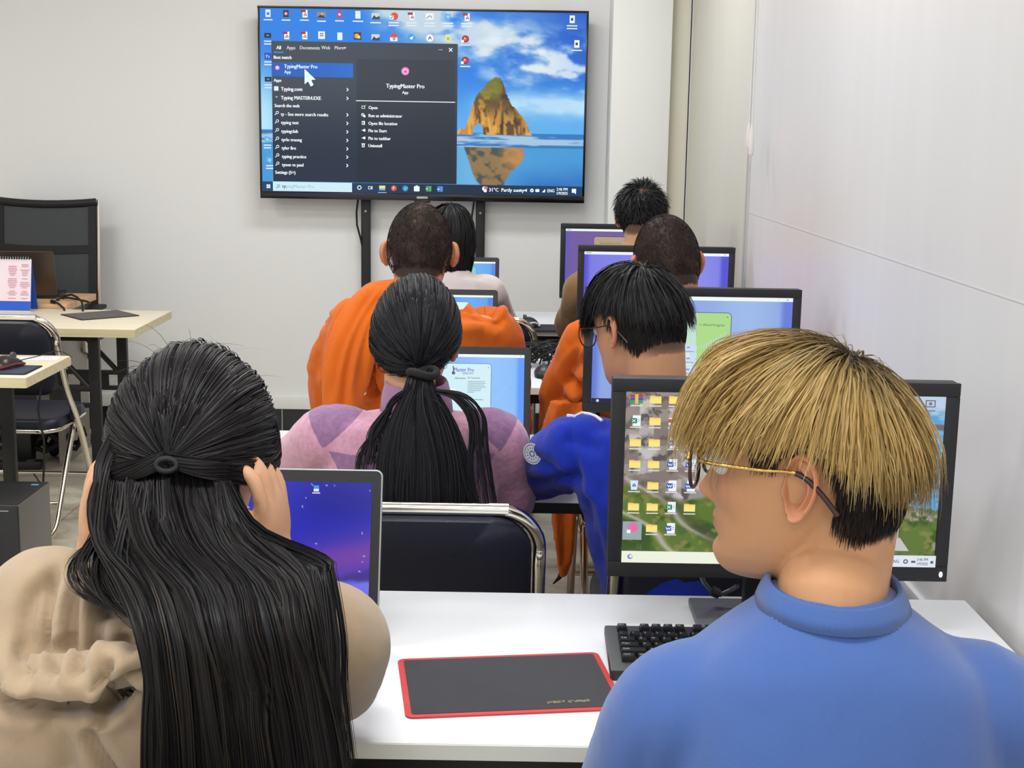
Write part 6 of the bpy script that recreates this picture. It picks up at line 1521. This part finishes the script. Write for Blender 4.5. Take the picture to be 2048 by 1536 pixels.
rows = [((826, 738, 2.60), (868, 738, 2.60)), ((822, 762, 2.585), (862, 762, 2.585)), ((808, 790, 2.577), (872, 790, 2.577)), ((790, 822, 2.57), (888, 822, 2.57)), ((770, 865, 2.56), (908, 865, 2.56)), ((756, 930, 2.55), (926, 930, 2.55)), ((752, 1000, 2.54), (930, 1000, 2.54)), ((760, 1070, 2.535), (925, 1070, 2.535)), ((800, 1130, 2.535), (890, 1130, 2.535))]
S = curtain([(Q(*a), Q(*b)) for a, b in rows], 4200, rn, 22, 30, .03, .02)
ribbons('ponytail', S, .0018, blk(len(S)), root, M['hair'], S * 0 + A3(-.19, 3.2, 0) + S * A3(0, 0, 1), .5, .22, rn)
for a_, b_, c_, d_, e_ in (((870, 780), (925, 790), (962, 830), (968, 900), (985, 1010)), ((872, 785), (915, 800), (945, 850), (940, 930), (950, 1010)), ((850, 790), (890, 810), (915, 870), (930, 950), (945, 1005)), ((820, 775), (785, 800), (765, 850), (730, 900), (722, 940)), ((815, 780), (780, 815), (750, 860), (745, 900), (735, 930))):
    S = curtain([(Q(p[0] - w_, p[1], d), Q(p[0] + w_, p[1] - 2, d)) for p, w_, d in zip((a_, b_, c_, d_, e_), (4, 7, 9, 9, 8), (2.585, 2.575, 2.57, 2.56, 2.55))], 90, rn, 20, 7, .08, .008)
    ribbons('loose_lock', S, .0014, blk(len(S)), root, M['hair'], S * 0 + A3(-.19, 3.2, 0) + S * A3(0, 0, 1), .3, .2, rn)
obj('hair_tie', MB().tube([np.array(Q(846, 745, 2.595)) + A3(.026 * math.cos(a), .024 * math.sin(a), .004 * math.sin(a * 2)) for a in np.linspace(0, 2 * PI, 30)[:-1]], .0078, 10, closed=True), mat('black_scrunchie', (20, 20, 23), .85, bump=(300, .4)), root, world=True, ang=0)
for sd in (1,):
    ea = H.W(A3(sd * .082, -.004, -.034)); obj('earring', MB().tube([ea, ea + A3(.001, 0, -.005), ea + A3(.001, 0, -.011)], .0012, 6).ell(ea + A3(.001, 0, -.014), .0035, seg=10, rg=8), M['silver'], root, world=True)

# ===== the boy in the royal blue jacket, second row
rn = np.random.default_rng(8)
root = thing('person', 'boy in a royal blue jacket and thin dark glasses with a black mop of hair', 'person', (.30, 2.70, 0), 0)
H = Head((.243, 2.625, 1.180), math.radians(43), math.radians(-14), math.radians(0), 1.0)
nb = A3(.29, 2.60, 1.015); sL, sR = A3(.125, 2.625, .945), A3(.455, 2.60, .945); eL, eR = A3(.030, 2.95, .812), A3(.50, 2.92, .80); wL, wR = A3(.17, 3.14, .783), A3(.42, 3.16, .783); hip = A3(.36, 2.66, .52)
def fade4(L): return .85 * sst(-.016, .016, L[:, 2] - zline(L[:, 1])) * (L[:, 1] < .02)
make_body(root, H, nb, sL, sR, eL, eR, wL, wR, hip, (198, 146, 110), .0042, (A3(.3, .9, -.05), A3(0, .1, 1), -1), (A3(-.2, .9, -.05), A3(0, .1, 1), 1), fade4, neck_r=.056, flare=.4)
M['royal'] = cloth('royal_blue_jersey', (24, 48, 168), .85, 800, .08, .15)
mb = MB(); trunk(mb, nb - (0, 0, .005), sL, sR, hip, 1.05, 1.0, .078)
for s_, e, w in ((sL, eL, wL), (sR, eR, wR)): limb(mb, [nb * .35 + s_ * .65 + (0, 0, -.026), s_, (s_ + e) / 2 + (-.005, 0, -.012), e, (e + w) / 2, w - (w - e) * .06], [.064, .070, .068, .062, .052, .040], 6, 20)
def fold_j(V, Nn):
    V = folds(V, Nn, .010, 10, 12, (1, 1, .8))
    for ln, w_, am in (([(1130, 850), (1150, 930), (1165, 1010), (1180, 1100)], .009, .012), ([(1040, 960), (1090, 950), (1150, 985)], .01, .01), ([(1060, 1020), (1110, 990), (1170, 960)], .01, .010), ([(1120, 900), (1160, 895), (1210, 910)], .012, .008), ([(1175, 1000), (1190, 1080), (1215, 1170)], .012, .012), ([(1200, 960), (1215, 1050), (1240, 1150)], .014, .008)): V = crease(V, Nn, ln, 2.5, w_, am * .8, .4)
    return V
jk = cloth_obj('jacket', mb, .008, 6, M['royal'], root, fold_j)
M['white_trimf'] = mat('white_fabric', (228, 230, 236), .8)
neckline(root, 'collar', nb + (0, 0, .0), .074, .070, -.15, .014, M['royal'], .025, rib=False)
def onto(o, root, p, d):
    """nearest point of a garment from p towards d"""
    org = np.array(root.location); ok, loc, nrm, _ = o.ray_cast(Vector(p - org), Vector(d)); return (np.array(loc) + org, np.array(nrm)) if ok else (np.asarray(p), -np.asarray(d))
pts = []
for px, py in ((1136, 832), (1150, 826), (1164, 819), (1178, 813), (1192, 808), (1204, 805)):
    for dy in (0, 8, 16, 26, 38):
        q, n_ = onto(jk, root, CAM + 0, unit(at_y(px, py + dy, 2.6) - CAM))
        if q[1] > 2.3: pts.append(q + n_ * .001); break
obj('shoulder_piping', MB().tube(pts, .0035, 8), M['white_trimf'], root, world=True)
q, n_ = onto(jk, root, CAM + 0, unit(at_y(1068, 906, 2.6) - CAM)); n_ = unit(n_ + unit(CAM - q) * .9); e1 = unit(np.cross(n_, A3(0, 0, 1))); e2 = np.cross(e1, n_)
def disc(r0, r1, off, n=32, a0=0, a1=2 * PI):
    a = np.linspace(a0, a1, n); v = np.concatenate([[q + n_ * off + (e1 * math.cos(t) + e2 * math.sin(t)) * r for t in a] for r in (r0, r1)]); return v, [(i, i + 1, n + i + 1, n + i) for i in range(n - 1)]
bd = obj('badge', MB().add(*disc(.0, .022, .006)), M['white_trimf'], root, world=True, ang=0)
mb = MB(); mb.add(*disc(.0172, .019, .0065)); mb.add(*disc(.0035, .007, .0065))
for k in range(12): mb.add(*disc(.0095, .0138, .0065, 4, k * PI / 6, k * PI / 6 + .22))
obj('badge_print', mb, mat('badge_grey', (120, 136, 176), .7), bd, world=True, ang=0)
legs(root, hip)
G = H.G(); crown = A3(.01, -.35, .94)
P = roots(6500, rn, lambda p: p[:, 2] > .054 + .15 * np.maximum(0, p[:, 1])); S = mop(P, crown, .24 + 0 * P[:, 0], rn.uniform(.04, .27, len(P)), G, 28, .55, .075, rn, .2, .45, .55)
S = clump(S, rn, 240, .55, 1.2); S = trim(S, lambda p: np.where(p[:, 1] > .05, .032, np.where(p[:, 1] > -.015, .056, .056 - .56 * np.minimum(.085, -.015 - p[:, 1]))), rn, .011); S = S[:, np.linspace(0, 27, 14).round().astype(int)]
def blk(n, a=(21, 21, 24), b=(38, 37, 40)): t = rn.random((n, 1)) ** 2; return np.array(a) * (1 - t) + np.array(b) * t
ribbons('hair', H.W(S.reshape(-1, 3)).reshape(S.shape), .0021, blk(len(P)), root, M['hair'], H.W(HE_c), .2, .22, rn)
P = roots(4500, rn, lambda p: (p[:, 1] < .0) & (p[:, 2] < .035)); S = mop(P, crown, rn.uniform(.010, .022, len(P)), .045, G, 5, .5, .3, rn); ribbons('nape_hair', H.W(S.reshape(-1, 3)).reshape(S.shape), .0011, (30, 26, 26), root, M['stub'], H.W(HE_c), .4, .3, rn)
glasses(root, H, .0255, .0245, M['darkrim'], M['darkrim'], .0013, .106, .010, top=False)
obj('necklace', MB().tube([nb + A3(.079 * math.cos(a), .076 * math.sin(a) + .002, .022 + .012 * math.sin(a)) for a in np.linspace(0, 2 * PI, 60)[:-1]], .0018, 6, closed=True), M['gold'], root, world=True, ang=0)

# ===== two monks in the third row
M['robe'] = cloth('orange_robe_cloth', (212, 102, 24), .8, 700, .08, .15)
def buzz(root, H, rn, n, seed, col=(40, 32, 30), ln=.006):
    P = roots(n, rn); S = mop(P, A3(.02, -.4, .9), rn.uniform(.6, 1.4, len(P)) * ln, .02, H.G(), 4, .55, .1, rn, .3)
    S = HE_c + (S - HE_c) * 1.012
    nn = fbm3(P * 30, seed, 3); t = sst(.5, .72, nn + .25 * np.exp(-(((P - A3(.025, -.05, .115)) / .035) ** 2).sum(1)))[:, None]
    ribbons('cropped_hair', H.W(S.reshape(-1, 3)).reshape(S.shape), .0014, np.array(col) * (1 - t) + np.array((66, 51, 44)) * t, root, M['stub'], H.W(HE_c), .5, .25, rn)
rn = np.random.default_rng(9)
root = thing('person', 'monk in an orange robe with cropped hair, directly below the television', 'person', (-.25, 3.95, 0), 0)
H = Head((-.262, 3.80, 1.216), math.radians(-1), math.radians(-3), 0, 1.13)
nb = A3(-.255, 3.80, 1.085); sL, sR = A3(-.46, 3.82, 1.0), A3(-.055, 3.82, 1.0); eL, eR = A3(-.50, 4.0, .77), A3(-.02, 4.02, .81); wL, wR = A3(-.34, 4.34, .79), A3(-.10, 4.46, .79); hip = A3(-.22, 3.98, .52)
make_body(root, H, nb, sL, sR, eL, eR, wL, wR, hip, (200, 146, 108), .006, (A3(.3, .9, -.05), A3(0, .1, 1), -1), (A3(-.2, .9, -.05), A3(0, .1, 1), 1), buzz_shade, flare=.75, neck_r=.063)
buzz(root, H, rn, 12000, 5)
mb = MB(); trunk(mb, nb - (0, 0, .0), sL, sR, hip, 1.15, 1.12, .074, 1.1)
limb(mb, [nb * .3 + sL * .7 + (0, 0, -.03), sL, sL * .5 + eL * .5 + (-.01, -.02, 0), eL + (.01, -.03, -.03), eL + (.06, .04, -.16), hip + (-.2, .08, -.05)], [.075, .082, .092, .105, .10, .08], 6, 20)
limb(mb, [nb * .3 + sR * .7 + (0, 0, -.03), sR, sR * .5 + eR * .5, eR, (eR + wR) / 2, wR - (wR - eR) * .2], [.075, .080, .082, .080, .07, .055], 6, 20)
limb(mb, [eR + (0, -.02, -.02), eR + (.03, .0, -.12), eR + (.02, .02, -.24)], [.07, .06, .03], 6, 16)
def fold_r(V, Nn):
    V = folds(V, Nn, .018, 8, 21, (1.2, 1, .45)); return folds(V, Nn, .007, 22, 5, (1, 1, .6))
def fold_m(V, Nn):
    V = fold_r(V, Nn)
    for ln, w_, am in (([(735, 600), (690, 660), (660, 740), (650, 820)], .012, .014), ([(720, 690), (735, 740), (745, 820)], .010, .014), ([(690, 770), (720, 765), (748, 790)], .008, .012), ([(700, 820), (730, 800), (752, 805)], .008, .010), ([(640, 640), (625, 700), (620, 790)], .014, .008), ([(920, 600), (950, 625), (1000, 640)], .010, .012), ([(905, 640), (960, 645), (1010, 665)], .012, .010), ([(905, 590), (945, 600), (985, 615)], .010, .008)): V = crease(V, Nn, ln, 3.62, w_ * 1.2, am * 1.8, .6)
    return V
cloth_obj('robe', mb, .008, 3, M['robe'], root, fold_m)
# the folded length thrown over his left shoulder
path = crom([Q(775, 560, 3.735), Q(748, 590, 3.695), Q(715, 660, 3.645), Q(695, 740, 3.625), Q(682, 830, 3.64), Q(678, 900, 3.68)], 8); mb = MB(); rg = []
for i, p in enumerate(path):
    t = i / (len(path) - 1); w_ = .03 + .022 * math.sin(PI * min(1, t * 1.2)) ; rg.append([p + A3(w_ * 1.5 * math.cos(a), -.024 * math.sin(a) - .004 * math.cos(3 * a + 2), .25 * w_ * math.cos(a)) for a in np.linspace(0, 2 * PI, 25)[:-1]])
def fold_s(V, Nn):
    for ln, w_, am in (([(772, 575), (735, 625), (705, 700), (690, 780), (684, 860)], .010, .014), ([(750, 575), (712, 630), (680, 710), (668, 800)], .008, .010), ([(780, 585), (750, 630), (728, 700), (715, 800)], .008, .012)): V = crease(V, Nn, ln, 3.63, w_, am, .5)
    return V
cloth_obj('robe_sash', mb.rings(rg), .006, 3, M['robe'], root, fold_s)
def skirt(root, hip, m):
    mb = MB(); hip = np.asarray(hip); limb(mb, [hip, hip + (0, .25, -.01), hip + (0, .43, -.03), hip + (0, .46, -.22), hip + (0, .44, -.38)], [.17, .16, .13, .12, .125], 6, 20); V = mb.v
    mb.v = [np.column_stack([(v[:, 0] - hip[0]) * 1.25 + hip[0], v[:, 1], np.maximum(v[:, 2] * .82 + .08, .012)]) for v in V]
    cloth_obj('robe_skirt', mb, .014, 4, m, root, lambda V, Nn: folds(V, Nn, .014, 9, 2, (1.4, 1, .5)))
skirt(root, hip, M['robe'])

rn = np.random.default_rng(12)
root = thing('person', 'monk in an orange robe, half hidden behind the boy in the blue jacket', 'person', (.42, 3.95, 0), 0)
H = Head((.425, 3.80, 1.196), math.radians(14), math.radians(-9), math.radians(-4), 1.12)
nb = A3(.41, 3.80, 1.06); sL, sR = A3(.238, 3.82, .985), A3(.60, 3.82, .985); eL, eR = A3(.165, 3.95, .80), A3(.68, 4.0, .8); wL, wR = A3(.30, 4.36, .79), A3(.54, 4.44, .79); hip = A3(.42, 3.98, .52)
make_body(root, H, nb, sL, sR, eL, eR, wL, wR, hip, (190, 132, 98), .006, (A3(.3, .9, -.05), A3(0, .1, 1), -1), (A3(-.2, .9, -.05), A3(0, .1, 1), 1), buzz_shade, flare=.8, neck_r=.062)
buzz(root, H, rn, 12000, 8, (38, 30, 29), .004)
mb = MB(); trunk(mb, nb, sL, sR, hip, 1.12, 1.08, .074, 1.05)
limb(mb, [nb * .3 + sL * .7 + (0, 0, -.03), sL, sL * .5 + eL * .5 + (0, -.02, 0), eL + (.0, -.03, -.02), eL + (-.02, -.02, -.13)], [.072, .080, .085, .088, .07], 6, 20)
limb(mb, [nb * .3 + sR * .7 + (0, 0, -.03), sR, sR * .5 + eR * .5, eR, (eR + wR) / 2, wR], [.072, .078, .08, .076, .065, .05], 6, 20)
def fold_n(V, Nn):
    V = fold_r(V, Nn)
    for ln, w_, am in (([(1185, 650), (1150, 720), (1125, 790), (1100, 850)], .012, .012), ([(1195, 700), (1160, 740), (1150, 770), (1175, 790)], .010, .014), ([(1140, 770), (1165, 775), (1200, 760)], .009, .012), ([(1125, 810), (1140, 830), (1130, 860)], .01, .010), ([(1200, 740), (1190, 800), (1180, 860)], .012, .010)): V = crease(V, Nn, ln, 3.7, w_ * 1.2, am * 1.8, .6)
    return V
cloth_obj('robe', mb, .008, 3, M['robe'], root, fold_n)
a_ = [(1100, 800, 1195), (1080, 870, 1190), (1092, 960, 1168), (1100, 1020, 1155), (1106, 1080, 1150), (1114, 1130, 1140), (1118, 1150, 1132)]; rg = []
for i, (x0, y_, x1) in enumerate(a_):
    p, q_ = Q(x0, y_, 3.78), Q(x1, y_, 3.78); c = (p + q_) / 2; h_ = np.linalg.norm(q_ - p) / 2
    rg.append(np.concatenate([c, [h_]]))
rg = crom(rg, 5); mb = MB().rings([[r[:3] + A3(r[3] * math.cos(a), .03 * math.sin(a) + .014 * math.cos(4 * a) * (r[3] > .02), 0) for a in np.linspace(0, 2 * PI, 33)[:-1]] for r in rg])
tl = cloth_obj('robe_corner', mb, .006, 3, M['robe'], root, lambda V, Nn: folds(V, Nn, .010, 20, 6, (1.5, 1, .5)))
obj('tie_string', MB().tube([Q(1124, 1146, 3.78), Q(1118, 1156, 3.775), Q(1106, 1168, 3.775)], [.009, .006, .002], 8), mat('dark_string', (52, 36, 30), .9), tl, world=True)
skirt(root, hip, M['robe'])

# ===== the far row
rn = np.random.default_rng(14)
root = thing('person', 'girl in a white blouse with long loose black hair, mostly behind the left monk', 'person', (-.2, 5.25, 0), 0)
H = Head((-.245, 5.22, 1.165), 0, math.radians(-6), 0, .98); nb = A3(-.235, 5.18, 1.04); sL, sR = A3(-.39, 5.2, .965), A3(-.09, 5.2, .965); eL, eR = A3(-.42, 5.45, .80), A3(-.03, 5.5, .80); wL, wR = A3(-.32, 5.76, .785), A3(-.12, 5.78, .785); hip = A3(-.16, 5.31, .52)
make_body(root, H, nb, sL, sR, eL, eR, wL, wR, hip, (228, 186, 158), .008, (A3(.3, .9, -.05), A3(0, .1, 1), -1), (A3(-.2, .9, -.05), A3(0, .1, 1), 1), buzz_shade, slim=.9, neck_r=.05)
mb = MB(); trunk(mb, nb, sL, sR, hip, .95, .95, .066)
for s_, e, w in ((sL, eL, wL), (sR, eR, wR)): limb(mb, [nb * .35 + s_ * .65 + (0, 0, -.024), s_, (s_ + e) / 2, e, (e + w) / 2, w], [.058, .06, .056, .05, .046, .036], 6, 18)
cloth_obj('blouse', mb, .009, 5, cloth('white_blouse', (226, 214, 212), .85, 500, .05), root, lambda V, Nn: folds(V, Nn, .008, 14, 3))
legs(root, hip)
def blk(n, a=(19, 19, 22), b=(36, 34, 37)): t = rn.random((n, 1)) ** 2; return np.array(a) * (1 - t) + np.array(b) * t
P = roots(6500, rn, lambda p: p[:, 2] > -.02 + .7 * np.maximum(0, p[:, 1])); S = mop(P, A3(0, -.25, .97), .34 + rn.normal(0, .02, len(P)), rn.uniform(.08, .26, len(P)), H.G(), 24, .3, .22, rn, 0, .15, .6)
ribbons('hair', H.W(S.reshape(-1, 3)).reshape(S.shape), .0034, blk(len(P)), root, M['hair'], H.W(HE_c), .5, .2, rn)
rn = np.random.default_rng(15)
root = thing('person', 'boy in a brown jacket with short black spiky hair in the far row', 'person', (.44, 5.25, 0), 0)
H = Head((.480, 5.22, 1.238), math.radians(-6), math.radians(-4), math.radians(0), 1.03); nb = A3(.455, 5.18, 1.08); sL, sR = A3(.265, 5.2, .985), A3(.62, 5.2, .985); eL, eR = A3(.225, 5.4, .80), A3(.68, 5.4, .80); wL, wR = A3(.36, 5.74, .785), A3(.56, 5.76, .785); hip = A3(.46, 5.31, .52)
make_body(root, H, nb, sL, sR, eL, eR, wL, wR, hip, (218, 168, 134), .007, (A3(.3, .9, -.05), A3(0, .1, 1), -1), (A3(-.2, .9, -.05), A3(0, .1, 1), 1), fade4, flare=.7, neck_r=.06)
mb = MB(); trunk(mb, nb - (0, 0, .01), sL, sR, hip, 1.05, 1.0, .074)
for s_, e, w in ((sL, eL, wL), (sR, eR, wR)): limb(mb, [nb * .35 + s_ * .65 + (0, 0, -.024), s_, (s_ + e) / 2, e, (e + w) / 2, w], [.064, .07, .066, .06, .052, .04], 6, 18)
cloth_obj('jacket', mb, .009, 5, cloth('brown_jacket_cloth', (140, 108, 68), .85, 500, .12), root, lambda V, Nn: folds(V, Nn, .014, 12, 3, (1, 1, .5)))
legs(root, hip)
P = roots(3600, rn, lambda p: p[:, 2] > .012 + .2 * np.maximum(0, p[:, 1])); S = mop(P, A3(0, -.5, .85), rn.uniform(.042, .07, len(P)) * (.55 + .45 * sst(.02, .09, P[:, 2])), rn.uniform(.05, .2, len(P)) , H.G(), 8, 1.1, .03, rn, .3, .9, .75)
ribbons('hair', H.W(S.reshape(-1, 3)).reshape(S.shape), .0026, blk(len(P)), root, M['hair'], H.W(HE_c), .25, .2, rn)
P = roots(4000, rn, lambda p: (p[:, 1] < .01) & (p[:, 2] < .03)); S = mop(P, A3(0, -.4, .9), rn.uniform(.008, .014, len(P)), .03, H.G(), 4, .4, .3, rn); ribbons('nape_hair', H.W(S.reshape(-1, 3)).reshape(S.shape), .0016, (28, 25, 25), root, M['stub'], H.W(HE_c), .4, .3, rn)
